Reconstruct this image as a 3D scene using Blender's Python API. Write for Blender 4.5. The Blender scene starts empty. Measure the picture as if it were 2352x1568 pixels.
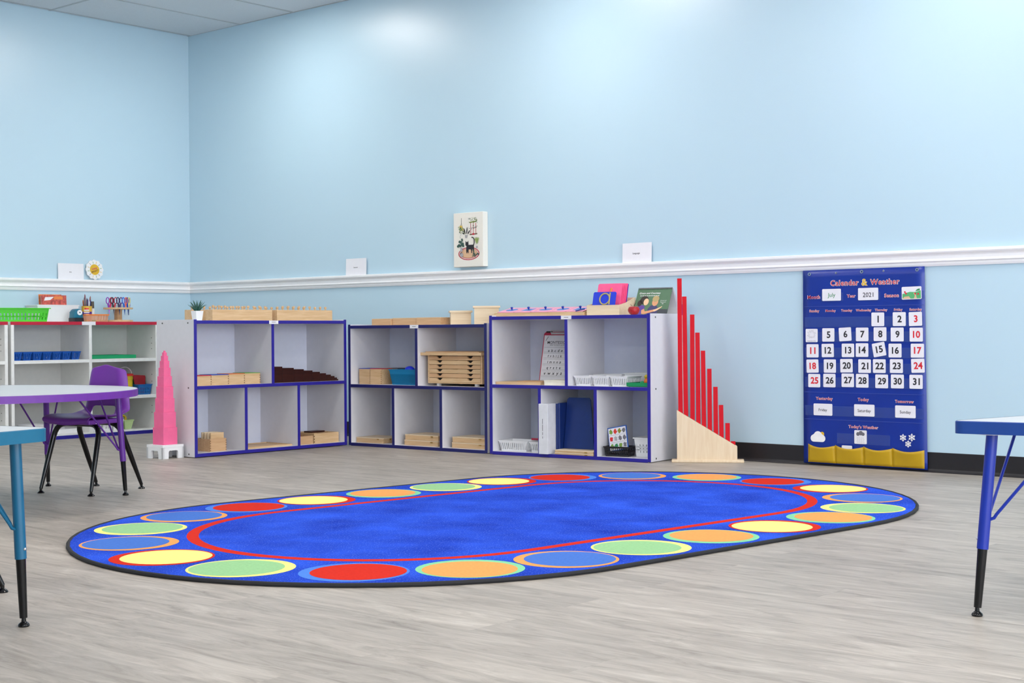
import bpy, bmesh, math, random
from mathutils import Matrix, Vector
random.seed(7)
PI = math.pi
SC = bpy.context.scene
COL = SC.collection

# ------------------------------------------------------------------ camera
cam_d = bpy.data.cameras.new('camera'); cam = bpy.data.objects.new('camera', cam_d); COL.objects.link(cam)
cam_d.sensor_width = 36.0; cam_d.sensor_fit = 'HORIZONTAL'; cam_d.lens = 36.0*3272.86/2352
YAW, PITCH, ROLL = -.7065, -.0071, -.0066
fw = Vector((math.cos(PITCH)*math.sin(YAW), math.cos(PITCH)*math.cos(YAW), math.sin(PITCH)))
r0 = Vector((math.cos(YAW), -math.sin(YAW), 0)); u0 = r0.cross(fw)
rt = math.cos(ROLL)*r0 + math.sin(ROLL)*u0; up = -math.sin(ROLL)*r0 + math.cos(ROLL)*u0
M = Matrix((rt, up, -fw)).transposed().to_4x4(); M.translation = Vector((9.2078, -6.8918, .73))
cam.matrix_world = M; cam_d.clip_start = .05
SC.camera = cam

# ------------------------------------------------------------------ world, exposure
W = bpy.data.worlds.new('world'); SC.world = W; W.use_nodes = True
W.node_tree.nodes['Background'].inputs[0].default_value = (.9, .95, 1, 1)
W.node_tree.nodes['Background'].inputs[1].default_value = .3
SC.view_settings.view_transform = 'Standard'; SC.view_settings.look = 'None'
SC.view_settings.exposure = 0.27; SC.view_settings.gamma = 1.0; SC.view_settings.use_curve_mapping = False
PANEL_STRENGTH = 16.5        # the room's square ceiling light panels
WINDOW_POWER = 125.0         # daylight from the shop-front windows in the right wall

SC.cycles.use_denoising = True
SC.cycles.max_bounces = 8; SC.cycles.diffuse_bounces = 5; SC.cycles.glossy_bounces = 4
SC.cycles.sample_clamp_indirect = 8

# ------------------------------------------------------------------ materials
def lin(h):
    if isinstance(h, str):
        h = h.lstrip('#'); c = [int(h[i:i+2], 16)/255 for i in (0, 2, 4)]
    else: c = h
    return tuple(((v/12.92) if v <= .04045 else ((v+.055)/1.055)**2.4) for v in c) + (1.0,)
_mats = {}
def mat(name, col, rough=.5, spec=.5, metal=0, var=.04, scale=30, bump=0, emis=0, coat=0, trans=0, alpha=1):
    if name in _mats: return _mats[name]
    m = bpy.data.materials.new(name); m.use_nodes = True; nt = m.node_tree; b = nt.nodes['Principled BSDF']
    c = lin(col)
    b.inputs['Roughness'].default_value = rough; b.inputs['Metallic'].default_value = metal
    b.inputs['Specular IOR Level'].default_value = spec; b.inputs['Coat Weight'].default_value = coat
    b.inputs['Transmission Weight'].default_value = trans; b.inputs['Alpha'].default_value = alpha
    tc = nt.nodes.new('ShaderNodeTexCoord'); n = nt.nodes.new('ShaderNodeTexNoise')
    n.inputs['Scale'].default_value = scale; n.inputs['Detail'].default_value = 3
    nt.links.new(tc.outputs['Object'], n.inputs['Vector'])
    r = nt.nodes.new('ShaderNodeValToRGB'); nt.links.new(n.outputs['Fac'], r.inputs[0])
    r.color_ramp.elements[0].position = .3; r.color_ramp.elements[1].position = .7
    r.color_ramp.elements[0].color = tuple(v*(1-var) for v in c[:3])+(1,)
    r.color_ramp.elements[1].color = tuple(min(1, v*(1+var)) for v in c[:3])+(1,)
    nt.links.new(r.outputs[0], b.inputs['Base Color'])
    if bump:
        bp = nt.nodes.new('ShaderNodeBump'); bp.inputs['Strength'].default_value = bump; bp.inputs['Distance'].default_value = .002
        nt.links.new(n.outputs['Fac'], bp.inputs['Height']); nt.links.new(bp.outputs[0], b.inputs['Normal'])
    if emis:
        b.inputs['Emission Color'].default_value = c; b.inputs['Emission Strength'].default_value = emis
    _mats[name] = m; return m

def wood(name, c1, c2, scale=(3, 40, 40), rough=.5):
    if name in _mats: return _mats[name]
    m = bpy.data.materials.new(name); m.use_nodes = True; nt = m.node_tree; b = nt.nodes['Principled BSDF']
    b.inputs['Roughness'].default_value = rough; b.inputs['Specular IOR Level'].default_value = .3
    tc = nt.nodes.new('ShaderNodeTexCoord'); mp = nt.nodes.new('ShaderNodeMapping'); mp.inputs['Scale'].default_value = scale
    n = nt.nodes.new('ShaderNodeTexNoise'); n.inputs['Scale'].default_value = 2.2; n.inputs['Detail'].default_value = 6; n.inputs['Distortion'].default_value = .6
    r = nt.nodes.new('ShaderNodeValToRGB'); r.color_ramp.elements[0].position = .3; r.color_ramp.elements[1].position = .72
    r.color_ramp.elements[0].color = lin(c1); r.color_ramp.elements[1].color = lin(c2)
    nt.links.new(tc.outputs['Object'], mp.inputs[0]); nt.links.new(mp.outputs[0], n.inputs['Vector'])
    nt.links.new(n.outputs['Fac'], r.inputs[0]); nt.links.new(r.outputs[0], b.inputs['Base Color'])
    _mats[name] = m; return m

BLUE_TRIM = mat('blue_edge_band', '241b90', .4)
NAVY_TRIM = mat('navy_edge_band', '181c62', .4)
RED_TRIM = mat('red_edge_band', 'c01838', .4)
WHITE_TRIM = mat('white_edge_band', 'f0f0ee', .45)
LAM = mat('grey_white_laminate', 'd8d7dc', .4, var=.015)
LAMW = mat('white_laminate', 'e6e6e4', .4, var=.015)
LAMB = mat('back_panel_laminate', 'd6daea', .45, var=.015)
BIRCH = wood('birch_wood', 'c9a479', 'dcbd95')
BIRCH2 = wood('pale_birch_wood', 'dcc4a2', 'e6d2b4')
BEECH = wood('beech_wood', 'c39a72', 'd4ae86')
PLY = wood('plywood', 'dfc6a6', 'e8d4b8', (30, 30, 3))
BROWN = wood('dark_brown_wood', '2a0f0c', '3c1812', rough=.35)
PINKP = mat('pink_paint', 'f06898', .5)
REDP = mat('red_paint', 'cc0018', .45, spec=.25)
WHITEP = mat('white_plastic', 'ececee', .45, var=.01)
PAPER = mat('white_paper', 'ecebf0', .8, var=.01)
BLACKP = mat('black_plastic', '16151a', .35)
BLACKM = mat('black_enamel', '060608', .16, spec=.4)
DARK = mat('dark_ink', '1c1a22', .7)
GREY = mat('grey_ink', '77747c', .7)
CHROME = mat('chrome', 'd8d8dc', .18, metal=1)
SCREW = mat('screw_metal', '5a5a58', .4, metal=.6)
PURP = mat('purple_polypropylene', '6a2892', .4, bump=.1, scale=300)
PURPE = mat('purple_edge_band', '6c2c98', .45)
PURPM = mat('purple_enamel', '5c228c', .3)
TEALE = mat('teal_edge_band', '005e80', .45)
TEALM = mat('teal_enamel', '00587c', .3)
BLUEE = mat('royal_blue_edge_band', '063a88', .45)
BLUEM = mat('royal_blue_enamel', '08289a', .3)
TOPG = mat('grey_laminate_top', 'c2c4c8', .4, var=.03, scale=200)
CBLUE = mat('chart_blue_vinyl', '052d90', .35, var=.08, scale=6, bump=.25)
CRED = mat('lettering_red', 'c81436', .5)
NRED = mat('numeral_red', 'd81c2c', .5)
NBLK = mat('numeral_black', '26242a', .5)
WINK = mat('white_ink', 'f4f2f4', .5)
YELL = mat('yellow_ink', 'e0b428', .5)
YPOCK = mat('yellow_vinyl', 'c09a10', .4, var=.06, scale=8, bump=.2)
GRN = mat('green_ink', '2f8a52', .5)
LGRN = mat('leaf_green', '7ca23c', .5)
BLUEB = mat('blue_plastic', '0c56b4', .4)
TEALB = mat('teal_plastic', '0a7cae', .45)
GRNB = mat('lime_green_plastic', '46cc1c', .4)
GRNT = mat('green_plastic', '12a066', .4)
DGRN = mat('dark_green_plastic', '0c8a52', .4)
ORNG = mat('orange_plastic', 'ee7c1c', .35)
REDPL = mat('red_plastic', 'e03024', .4)
YPL = mat('yellow_plastic', 'd8bc22', .4)
MINT = mat('pale_green_plastic', 'c4dc9c', .45)
NAVYB = mat('navy_binder_vinyl', '0c2c72', .35)
CREAM = mat('cream_board', 'ece6d4', .6)
CLEARV = mat('clear_vinyl_pocket', '5068b8', .12, var=.02, alpha=.22)
CLEARP = mat('clear_plastic', 'e8eef4', .08, var=.01, alpha=.28)

# ------------------------------------------------------------------ mesh builder
class MB:
    def __init__(s): s.bm = bmesh.new(); s.mats = []; s.cur = 0; s.T = Matrix.Identity(4)
    def m(s, mt):
        if mt not in s.mats: s.mats.append(mt)
        s.cur = s.mats.index(mt); return s
    def at(s, T): s.T = T; return s
    def _fin(s, vs, fs):
        for v in vs: v.co = s.T @ v.co
        for f in fs: f.material_index = s.cur
    def box(s, x0, x1, y0, y1, z0, z1, bev=0, seg=2):
        vs = [s.bm.verts.new(p) for p in ((x0,y0,z0),(x1,y0,z0),(x1,y1,z0),(x0,y1,z0),(x0,y0,z1),(x1,y0,z1),(x1,y1,z1),(x0,y1,z1))]
        fs = [s.bm.faces.new([vs[i] for i in q]) for q in ((3,2,1,0),(4,5,6,7),(0,1,5,4),(1,2,6,5),(2,3,7,6),(3,0,4,7))]
        if bev:
            n0 = set(s.bm.verts); es = list({e for f in fs for e in f.edges})
            r = bmesh.ops.bevel(s.bm, geom=es, offset=bev, segments=seg, profile=.5, affect='EDGES')
            fs = [f for f in set(r['faces'])|set(f for f in fs if f.is_valid)]
            vs = list({v for f in fs for v in f.verts})
        s._fin(vs, fs); return s
    def prism(s, poly, h0, h1, axis='z', bev=0):
        def P(a, b, h): return {'z': (a, b, h), 'y': (a, h, b), 'x': (h, a, b)}[axis]
        n = len(poly)
        lo = [s.bm.verts.new(P(a, b, h0)) for a, b in poly]; hi = [s.bm.verts.new(P(a, b, h1)) for a, b in poly]
        fs = [s.bm.faces.new(lo[::-1]), s.bm.faces.new(hi)]
        for i in range(n): fs.append(s.bm.faces.new((lo[i], lo[(i+1)%n], hi[(i+1)%n], hi[i])))
        vs = lo+hi
        if bev:
            es = list({e for f in fs[:2] for e in f.edges})
            r = bmesh.ops.bevel(s.bm, geom=es, offset=bev, segments=2, profile=.5, affect='EDGES')
            fs = list(set(r['faces'])|set(f for f in fs if f.is_valid)); vs = list({v for f in fs for v in f.verts})
        s._fin(vs, fs); return s
    def poly(s, pts):
        vs = [s.bm.verts.new(p) for p in pts]; f = s.bm.faces.new(vs); s._fin(vs, [f]); return s
    def lathe(s, prof, n=24, cap=True, loc=(0,0,0)):
        rings = []; vs = []; fs = []
        for r, z in prof:
            ring = [s.bm.verts.new((loc[0]+r*math.cos(2*PI*i/n), loc[1]+r*math.sin(2*PI*i/n), loc[2]+z)) for i in range(n)]
            rings.append(ring); vs += ring
        for a, b in zip(rings, rings[1:]):
            for i in range(n): fs.append(s.bm.faces.new((a[i], a[(i+1)%n], b[(i+1)%n], b[i])))
        if cap: fs.append(s.bm.faces.new(rings[0][::-1])); fs.append(s.bm.faces.new(rings[-1]))
        s._fin(vs, fs); return s
    def cyl(s, x, y, z0, z1, r, n=20, r2=None): return s.lathe([(r, z0), (r if r2 is None else r2, z1)], n, True, (x, y, 0))
    def tube(s, pts, r, n=12, close=False):
        pts = [Vector(p) for p in pts]; rs = r if isinstance(r, (list, tuple)) else [r]*len(pts)
        rings = []; vs = []; fs = []; prev = None; N = len(pts)
        for i, p in enumerate(pts):
            if close: t = pts[(i+1)%N]-pts[i-1]
            else: t = (pts[min(i+1, N-1)]-pts[max(i-1, 0)])
            t.normalize()
            if prev is None:
                a = Vector((0,0,1)) if abs(t.z) < .9 else Vector((1,0,0)); prev = t.cross(a).normalized()
            else: prev = (prev - t*prev.dot(t)).normalized()
            bb = t.cross(prev)
            ring = [s.bm.verts.new(p+rs[i]*(math.cos(2*PI*k/n)*prev+math.sin(2*PI*k/n)*bb)) for k in range(n)]
            rings.append(ring); vs += ring
        pr = list(zip(rings, rings[1:])) + ([(rings[-1], rings[0])] if close else [])
        for a, b in pr:
            for k in range(n): fs.append(s.bm.faces.new((a[k], a[(k+1)%n], b[(k+1)%n], b[k])))
        if not close: fs.append(s.bm.faces.new(rings[0][::-1])); fs.append(s.bm.faces.new(rings[-1]))
        s._fin(vs, fs); return s
    def ball(s, c, rx, ry=None, rz=None, u=16, v=10):
        ry = rx if ry is None else ry; rz = rx if rz is None else rz
        r = bmesh.ops.create_uvsphere(s.bm, u_segments=u, v_segments=v, radius=1)
        vs = r['verts']
        for w in vs: w.co = Vector((c[0]+w.co.x*rx, c[1]+w.co.y*ry, c[2]+w.co.z*rz))
        s._fin(vs, {f for w in vs for f in w.link_faces}); return s
    def text(s, t, T, w=None, h=None, off=0.0, ext=0.0, shear=0.0, sp=1.0):
        """text laid in the x-y plane of T, centred at T's origin, scaled to width w (or height h)"""
        c = bpy.data.curves.new('t', 'FONT'); c.body = t; c.size = 1; c.offset = off; c.shear = shear; c.space_character = sp; c.resolution_u = 3
        o = bpy.data.objects.new('t', c); me = bpy.data.meshes.new_from_object(o)
        b2 = bmesh.new(); b2.from_mesh(me)
        xs = [v.co.x for v in b2.verts]; ys = [v.co.y for v in b2.verts]
        cx, cy = (min(xs)+max(xs))/2, (min(ys)+max(ys))/2
        k = w/(max(xs)-min(xs)) if w else h/(max(ys)-min(ys))
        mp = {}
        vs = []
        for v in b2.verts: nv = s.bm.verts.new(((v.co.x-cx)*k, (v.co.y-cy)*k, ext)); mp[v] = nv; vs.append(nv)
        fs = []
        for f in b2.faces:
            try: fs.append(s.bm.faces.new([mp[v] for v in f.verts]))
            except ValueError: pass
        for f in fs:
            f.normal_update()
        for f in fs:
            if f.normal.z < 0: f.normal_flip()
        b2.free(); bpy.data.objects.remove(o); bpy.data.curves.remove(c); bpy.data.meshes.remove(me)
        for v in vs: v.co = T @ v.co
        s._fin(vs, fs); return s
    def build(s, name, parent=None, smooth=False, mats=None, loc=None, rot=None):
        bmesh.ops.recalc_face_normals(s.bm, faces=[f for f in s.bm.faces if len(f.verts) > 2 and any(len(e.link_faces) > 1 for e in f.edges)])
        me = bpy.data.meshes.new(name); s.bm.to_mesh(me); s.bm.free()
        for q in s.mats: me.materials.append(q)
        if smooth:
            for p in me.polygons: p.use_smooth = True
            try: me.set_sharp_from_angle(angle=math.radians(smooth if smooth is not True else 40))
            except Exception: pass
        o = bpy.data.objects.new(name, me); COL.objects.link(o)
        if parent: o.parent = parent
        if loc: o.location = loc
        if rot: o.rotation_euler = rot
        return o
def mb(m=None):
    b = MB()
    if m: b.m(m)
    return b
def tag(o, label, cat, group=None, kind=None):
    o['label'] = label; o['category'] = cat
    if group: o['group'] = group
    if kind: o['kind'] = kind
    return o
def thing(name, label, cat, loc=(0,0,0), rz=0, group=None, base=None):
    o = bpy.data.objects.new(name, None); COL.objects.link(o); o.empty_display_size = .05
    Mx = Matrix.Translation(loc) @ Matrix.Rotation(rz, 4, 'Z')
    if base is not None: Mx = base @ Mx
    o.matrix_world = Mx
    return tag(o, label, cat, group)
def solo(b, name, label, cat, loc=(0,0,0), rz=0, group=None, base=None, smooth=False):
    o = b.build(name, smooth=smooth)
    Mx = Matrix.Translation(loc) @ Matrix.Rotation(rz, 4, 'Z')
    o.matrix_world = Mx if base is None else base @ Mx
    return tag(o, label, cat, group)
def dup(root, label, Mx):
    r = root.copy(); COL.objects.link(r); r.matrix_world = Mx; r['label'] = label
    for ch in list(root.children):
        c = ch.copy(); COL.objects.link(c); c.parent = r
        for g in list(ch.children):
            d = g.copy(); COL.objects.link(d); d.parent = c
    return r
def struct(b, name, smooth=False):
    o = b.build(name, smooth=smooth); o['kind'] = 'structure'; return o
def T3(x, y, z): return Matrix.Translation((x, y, z))
def RX(a): return Matrix.Rotation(a, 4, 'X')
def RY(a): return Matrix.Rotation(a, 4, 'Y')
def RZ(a): return Matrix.Rotation(a, 4, 'Z')
FACE = RX(PI/2)          # x-y plane stood up to face -y

# ------------------------------------------------------------------ room
CH = 3.066; RX1 = 12.4; RY1 = -9.76
def wall_material():
    m = bpy.data.materials.new('pale_blue_semigloss_paint'); m.use_nodes = True; nt = m.node_tree; b = nt.nodes['Principled BSDF']
    b.inputs['Roughness'].default_value = .34; b.inputs['Specular IOR Level'].default_value = 1.0
    tc = nt.nodes.new('ShaderNodeTexCoord'); n = nt.nodes.new('ShaderNodeTexNoise'); n.inputs['Scale'].default_value = 1.2
    nt.links.new(tc.outputs['Object'], n.inputs['Vector'])
    r = nt.nodes.new('ShaderNodeValToRGB'); r.color_ramp.elements[0].color = lin('bbd6e5'); r.color_ramp.elements[1].color = lin('bed9e7')
    nt.links.new(n.outputs['Fac'], r.inputs[0]); nt.links.new(r.outputs[0], b.inputs['Base Color'])
    n2 = nt.nodes.new('ShaderNodeTexNoise'); n2.inputs['Scale'].default_value = 260; nt.links.new(tc.outputs['Object'], n2.inputs['Vector'])
    bp = nt.nodes.new('ShaderNodeBump'); bp.inputs['Strength'].default_value = .12; bp.inputs['Distance'].default_value = .001
    nt.links.new(n2.outputs['Fac'], bp.inputs['Height']); nt.links.new(bp.outputs[0], b.inputs['Normal'])
    return m
WALL = wall_material()
def floor_material():
    m = bpy.data.materials.new('grey_oak_vinyl_plank'); m.use_nodes = True; nt = m.node_tree; b = nt.nodes['Principled BSDF']
    L = nt.links.new
    tc = nt.nodes.new('ShaderNodeTexCoord')
    br = nt.nodes.new('ShaderNodeTexBrick'); br.inputs['Scale'].default_value = 1; br.inputs['Brick Width'].default_value = 1.22; br.inputs['Row Height'].default_value = .18
    br.inputs['Mortar Size'].default_value = .0006; br.inputs['Color1'].default_value = (.35,.35,.35,1); br.inputs['Color2'].default_value = (.65,.65,.65,1); br.inputs['Mortar'].default_value = (.3,.3,.3,1)
    br.offset = .37; L(tc.outputs['Object'], br.inputs['Vector'])
    mp = nt.nodes.new('ShaderNodeMapping'); mp.inputs['Scale'].default_value = (2.2, 13, 1); L(tc.outputs['Object'], mp.inputs[0])
    va = nt.nodes.new('ShaderNodeVectorMath'); va.operation = 'MULTIPLY_ADD'; va.inputs[1].default_value = (9, 3, 0)
    L(br.outputs['Color'], va.inputs[0]); L(mp.outputs[0], va.inputs[2])
    n = nt.nodes.new('ShaderNodeTexNoise'); n.inputs['Scale'].default_value = 1.6; n.inputs['Detail'].default_value = 8; n.inputs['Roughness'].default_value = .72; n.inputs['Distortion'].default_value = .9
    L(va.outputs[0], n.inputs['Vector'])
    r = nt.nodes.new('ShaderNodeValToRGB'); e = r.color_ramp.elements
    e[0].position = .28; e[0].color = lin('7c736a'); e[1].position = .74; e[1].color = lin('c4bcb2')
    q = e.new(.46); q.color = lin('a0978d'); q = e.new(.58); q.color = lin('aea59b')
    L(n.outputs['Fac'], r.inputs[0])
    mx = nt.nodes.new('ShaderNodeMixRGB'); mx.blend_type = 'OVERLAY'; mx.inputs[0].default_value = .35
    L(r.outputs[0], mx.inputs[1]); L(br.outputs['Color'], mx.inputs[2]); L(mx.outputs[0], b.inputs['Base Color'])
    b.inputs['Roughness'].default_value = .45; b.inputs['Specular IOR Level'].default_value = .4
    bp = nt.nodes.new('ShaderNodeBump'); bp.inputs['Strength'].default_value = .15; bp.inputs['Distance'].default_value = .001
    L(n.outputs['Fac'], bp.inputs['Height']); L(bp.outputs[0], b.inputs['Normal'])
    return m
FLOOR = floor_material()
CEIL = mat('ceiling_tile_white', 'd6dade', .9, var=.03, scale=120, bump=.3)
TBAR = mat('ceiling_grid_metal', 'b2b6b8', .5)
TGAP = mat('ceiling_tile_gap', '4a4846', .9)
struct(mb(FLOOR).box(-.1, RX1+.1, RY1-.1, .1, -.1, 0), 'floor')
struct(mb(WALL).box(-.1, RX1+.1, 0, .1, 0, CH+.1), 'wall_back')
struct(mb(WALL).box(-.1, 0, RY1-.1, 0, 0, CH+.1), 'wall_left')
struct(mb(WALL).box(-.1, RX1+.1, RY1-.1, RY1, 0, CH+.1), 'wall_front')
# right wall, outside the picture, with three tall shop-front windows that let the daylight in
b = mb(WALL); wins = [(-3.4, -.7), (-6.4, -3.7), (-9.4, -6.7)]; y = .1
for a, c in [(w_[1], w_[0]) for w_ in wins]:
    b.box(RX1, RX1+.1, a, y, 0, CH+.1); b.box(RX1, RX1+.1, c, a, 0, .35); b.box(RX1, RX1+.1, c, a, 2.6, CH+.1); y = c
b.box(RX1, RX1+.1, RY1-.1, y, 0, CH+.1)
struct(b, 'wall_right')
WFR = mat('window_frame_white', 'e4e4e4', .4)
for i, (a, c) in enumerate(wins):
    b = mb(WFR)
    for y in (a, (a+c)/2-.025, c-.05): b.box(RX1+.02, RX1+.08, y, y+.05, .35, 2.6)
    for z in (.35, 2.55): b.box(RX1+.02, RX1+.08, a, c, z, z+.05)
    o = b.build('window_%d' % (i+1)); o['kind'] = 'structure'
    ld = bpy.data.lights.new('daylight', 'AREA'); ld.shape = 'RECTANGLE'; ld.size = c-a; ld.size_y = 2.25; ld.energy = WINDOW_POWER; ld.color = (.94, .97, 1)
    lo = bpy.data.objects.new('daylight', ld); COL.objects.link(lo); lo.location = (RX1+.3, (a+c)/2, 1.475); lo.rotation_euler = (PI/2, 0, PI/2)
# ceiling: lay-in tiles on a grid (0.61 x 1.22), light panels let into it
LIGHTS = [(1.26, -1.22), (3.70, -1.22), (6.14, -1.22), (8.58, -1.22), (1.26, -3.66), (3.70, -3.66), (6.14, -3.66), (8.58, -3.66),
          (1.26, -6.10), (3.70, -6.10), (6.14, -6.10), (8.58, -6.10), (11.02, -1.22), (11.02, -3.66), (11.02, -6.10), (3.70, -8.54), (8.58, -8.54)]
b = mb(TGAP); b.box(-.1, RX1+.1, RY1-.1, .1, CH+.012, CH+.1)
b.m(CEIL)
xs = [0.037+.61*i for i in range(-1, 22)]; ys = [-1.22*i for i in range(0, 9)]
for i in range(len(xs)-1):
    for y in ys[:-1]:
        if any(abs(lx-xs[i]) < .1 and abs(y-1.22-ly) < .05 for lx, ly in LIGHTS):
            b.box(max(xs[i], 0)+.006, xs[i+1]-.006, y-.606, y-.006, CH, CH+.011); continue
        x0, x1 = max(xs[i], 0)+.006, min(xs[i+1], RX1)-.006
        if x1 > x0: b.box(x0, x1, y-1.214, y-.006, CH-.001+random.uniform(-.002, .002), CH+.011)
b.m(TBAR)
for x in xs[1:]:
    b.box(x-.009, x+.009, RY1, 0, CH-.004, CH+.012)
for y in ys: b.box(0, RX1, y-.009, y+.009, CH-.0035, CH+.012)
struct(b, 'ceiling')
DIFF = mat('light_diffuser', 'fffaf4', .5, var=0, emis=PANEL_STRENGTH)
lamp = None
for lx, ly in LIGHTS:
    L0 = 'square flush ceiling light panel overhead, outside the picture'
    Mx = T3(lx+.29, ly+.305, CH)
    if lamp is None:
        lamp = thing('ceiling_light', L0, 'ceiling light', (0,0,0), 0, 'ceiling light panels'); lamp.matrix_world = Mx
        f = mb(WHITEP)
        f.box(-.295, .295, -.295, -.275, -.012, .0); f.box(-.295, .295, .275, .295, -.012, .0); f.box(-.295, -.275, -.275, .275, -.012, 0); f.box(.275, .295, -.275, .275, -.012, 0)
        f.build('frame', lamp); mb(DIFF).box(-.275, .275, -.275, .275, -.008, -.002).build('diffuser', lamp)
    else: dup(lamp, L0, Mx)

# chair rail (moulded) and cove base
RAILM = mat('white_trim_paint', 'f6f5f6', .35, var=.01)
COVE = mat('black_rubber_cove', '1b181c', .4)
RP = [(0,1.046),(.008,1.046),(.012,1.056),(.012,1.066),(.022,1.071),(.022,1.076),(.016,1.083),(.014,1.098),(.02,1.106),(.03,1.110),(.034,1.117),(.034,1.128),(.028,1.131),(0,1.131)]
def sweep(prof, side, a, c, m, name):
    b = mb(m)
    if side == 'back': b.prism([(-p, z) for p, z in prof], a, c, 'x')     # (y,z) profile along x
    else:
        b.prism([(p, z) for p, z in prof], a, c, 'y')
    return struct(b, name)
sweep(RP, 'back', 0, RX1, RAILM, 'trim_1'); sweep(RP, 'left', RY1, 0, RAILM, 'trim_2')
BP = [(0,0),(.016,0),(.016,.003),(.009,.009),(.006,.018),(.005,.1),(.003,.102),(0,.102)]
sweep(BP, 'back', 0, RX1, COVE, 'baseboard_back'); sweep(BP, 'left', RY1, 0, COVE, 'baseboard_left')

# ------------------------------------------------------------------ rug
def rug():
    base = T3(5.577, -2.551, 0) @ RZ(math.radians(82.84))
    pile = bpy.data.materials.new('blue_carpet_pile'); pile.use_nodes = True; nt = pile.node_tree; P = nt.nodes['Principled BSDF']; L = nt.links.new
    P.inputs['Roughness'].default_value = .95; P.inputs['Specular IOR Level'].default_value = .1
    tc = nt.nodes.new('ShaderNodeTexCoord')
    n1 = nt.nodes.new('ShaderNodeTexNoise'); n1.inputs['Scale'].default_value = 3.5; n1.inputs['Detail'].default_value = 5; L(tc.outputs['Object'], n1.inputs['Vector'])
    r1 = nt.nodes.new('ShaderNodeValToRGB'); r1.color_ramp.elements[0].position = .3; r1.color_ramp.elements[1].position = .7
    r1.color_ramp.elements[0].color = lin('1032a6'); r1.color_ramp.elements[1].color = lin('2a58dc'); L(n1.outputs['Fac'], r1.inputs[0])
    n2 = nt.nodes.new('ShaderNodeTexNoise'); n2.inputs['Scale'].default_value = 190; n2.inputs['Detail'].default_value = 1; L(tc.outputs['Object'], n2.inputs['Vector'])
    r2 = nt.nodes.new('ShaderNodeValToRGB'); r2.color_ramp.elements[0].position = .61; r2.color_ramp.elements[1].position = .70
    r2.color_ramp.elements[0].color = (0,0,0,1); r2.color_ramp.elements[1].color = (.55,.55,.55,1); L(n2.outputs['Fac'], r2.inputs[0])
    mx = nt.nodes.new('ShaderNodeMixRGB'); L(r2.outputs[0], mx.inputs[0]); L(r1.outputs[0], mx.inputs[1]); mx.inputs[2].default_value = lin('7d9cf0')
    L(mx.outputs[0], P.inputs['Base Color'])
    bp = nt.nodes.new('ShaderNodeBump'); bp.inputs['Strength'].default_value = .6; bp.inputs['Distance'].default_value = .003
    L(n2.outputs['Fac'], bp.inputs['Height']); L(bp.outputs[0], P.inputs['Normal'])
    def rm(n, c): return mat('rug_'+n, c, .95, .1, var=.06, scale=90, bump=.4)
    C = dict(b=rm('blue', '4a76c8'), o=rm('orange', 'f2a25c'), g=rm('green', '98c890'), y=rm('yellow', 'fbe98a'), Y=rm('lemon', 'f6ec84'), r=rm('red', 'd02c1c'), G=rm('mint', '86cfa0'), B=rm('light_blue', '4f83dc'))
    A = .665
    def stad(R, n=32, a=A):
        return [(a+R*math.cos(t), R*math.sin(t)) for t in [-PI/2+PI*i/n for i in range(n+1)]] + [(-a+R*math.cos(t), R*math.sin(t)) for t in [PI/2+PI*i/n for i in range(n+1)]]
    t = thing('oval_rug', 'large oval blue classroom rug bordered with coloured dots', 'rug', base=base)
    b = mb(pile); b.prism(stad(1.135), .001, .011, 'z')
    H = .0112
    # red line
    o_, i_ = stad(.742), stad(.700)
    b.m(C['r'])
    for k in range(len(o_)):
        k2 = (k+1) % len(o_); b.poly([(*i_[k], H), (*o_[k], H), (*o_[k2], H), (*i_[k2], H)])
    def dot(x, y, ring, fill, ang, off=.013, R=.167, r=.146):
        b.m(C[ring]).poly([(x+R*math.cos(2*PI*i/40), y+R*math.sin(2*PI*i/40), H+.0003) for i in range(40)])
        cx, cy = x+off*math.cos(ang), y+off*math.sin(ang)
        b.m(C[fill]).poly([(cx+r*math.cos(2*PI*i/40), cy+r*math.sin(2*PI*i/40), H+.0007) for i in range(40)])
    RC = .94
    pos = []
    for k, a in enumerate((180, 157.5, 135, 113.5)): pos.append((-A+RC*math.cos(math.radians(a)), RC*math.sin(math.radians(a))))
    for s_ in (-.708, -.36, 0, .36, .708): pos.append((s_, RC))
    for a in (66.5, 45, 22.5, 0, -22.5, -45, -66.5): pos.append((A+RC*math.cos(math.radians(a)), RC*math.sin(math.radians(a))))
    for s_ in (.708, .36, 0, -.36, -.708): pos.append((s_, -RC))
    for a in (246.5, 225, 202.5): pos.append((-A+RC*math.cos(math.radians(a)), RC*math.sin(math.radians(a))))
    # colours from the left end round the far side and back along the near side
    cols = ['yr?', 'ob', 'yg', 'ob', 'Br', 'ry', 'Go', 'yg', 'ry', 'Br', 'ob', 'Go', 'Br', 'ry', 'ob', 'yg', 'Go', 'ry', 'Go', 'yg', 'ob', 'Go', 'Br', 'yg']
    cols[0] = 'ry'
    order = {0: 'yg', 1: 'ob'}
    seq = ['ob', 'yg', 'ob', 'Br', 'ry', 'Go', 'yg', 'ry', 'Br', 'ob', 'Go', 'Br', 'ry', 'ob', 'yg', 'Go', 'ry', 'Go', 'yg', 'ob', 'Go', 'Br', 'yg', 'ry']
    cen = [(-1.536,.37),(-1.337,.635),(-1.05,.806),(-.716,.888),(-.375,.898),(.006,.945),(.354,.939),(.708,.925),(1.034,.846),(1.327,.631),(1.531,.361),(1.619,.013),(1.514,-.329),(1.339,-.648),(1.071,-.822),(.732,-.899),(.367,-.927),(.009,-.941),(-.361,-.962),(-.708,-.954),(-1.05,-.845),(-1.33,-.624),(-1.537,-.331),(-1.61,.023)]
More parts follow.
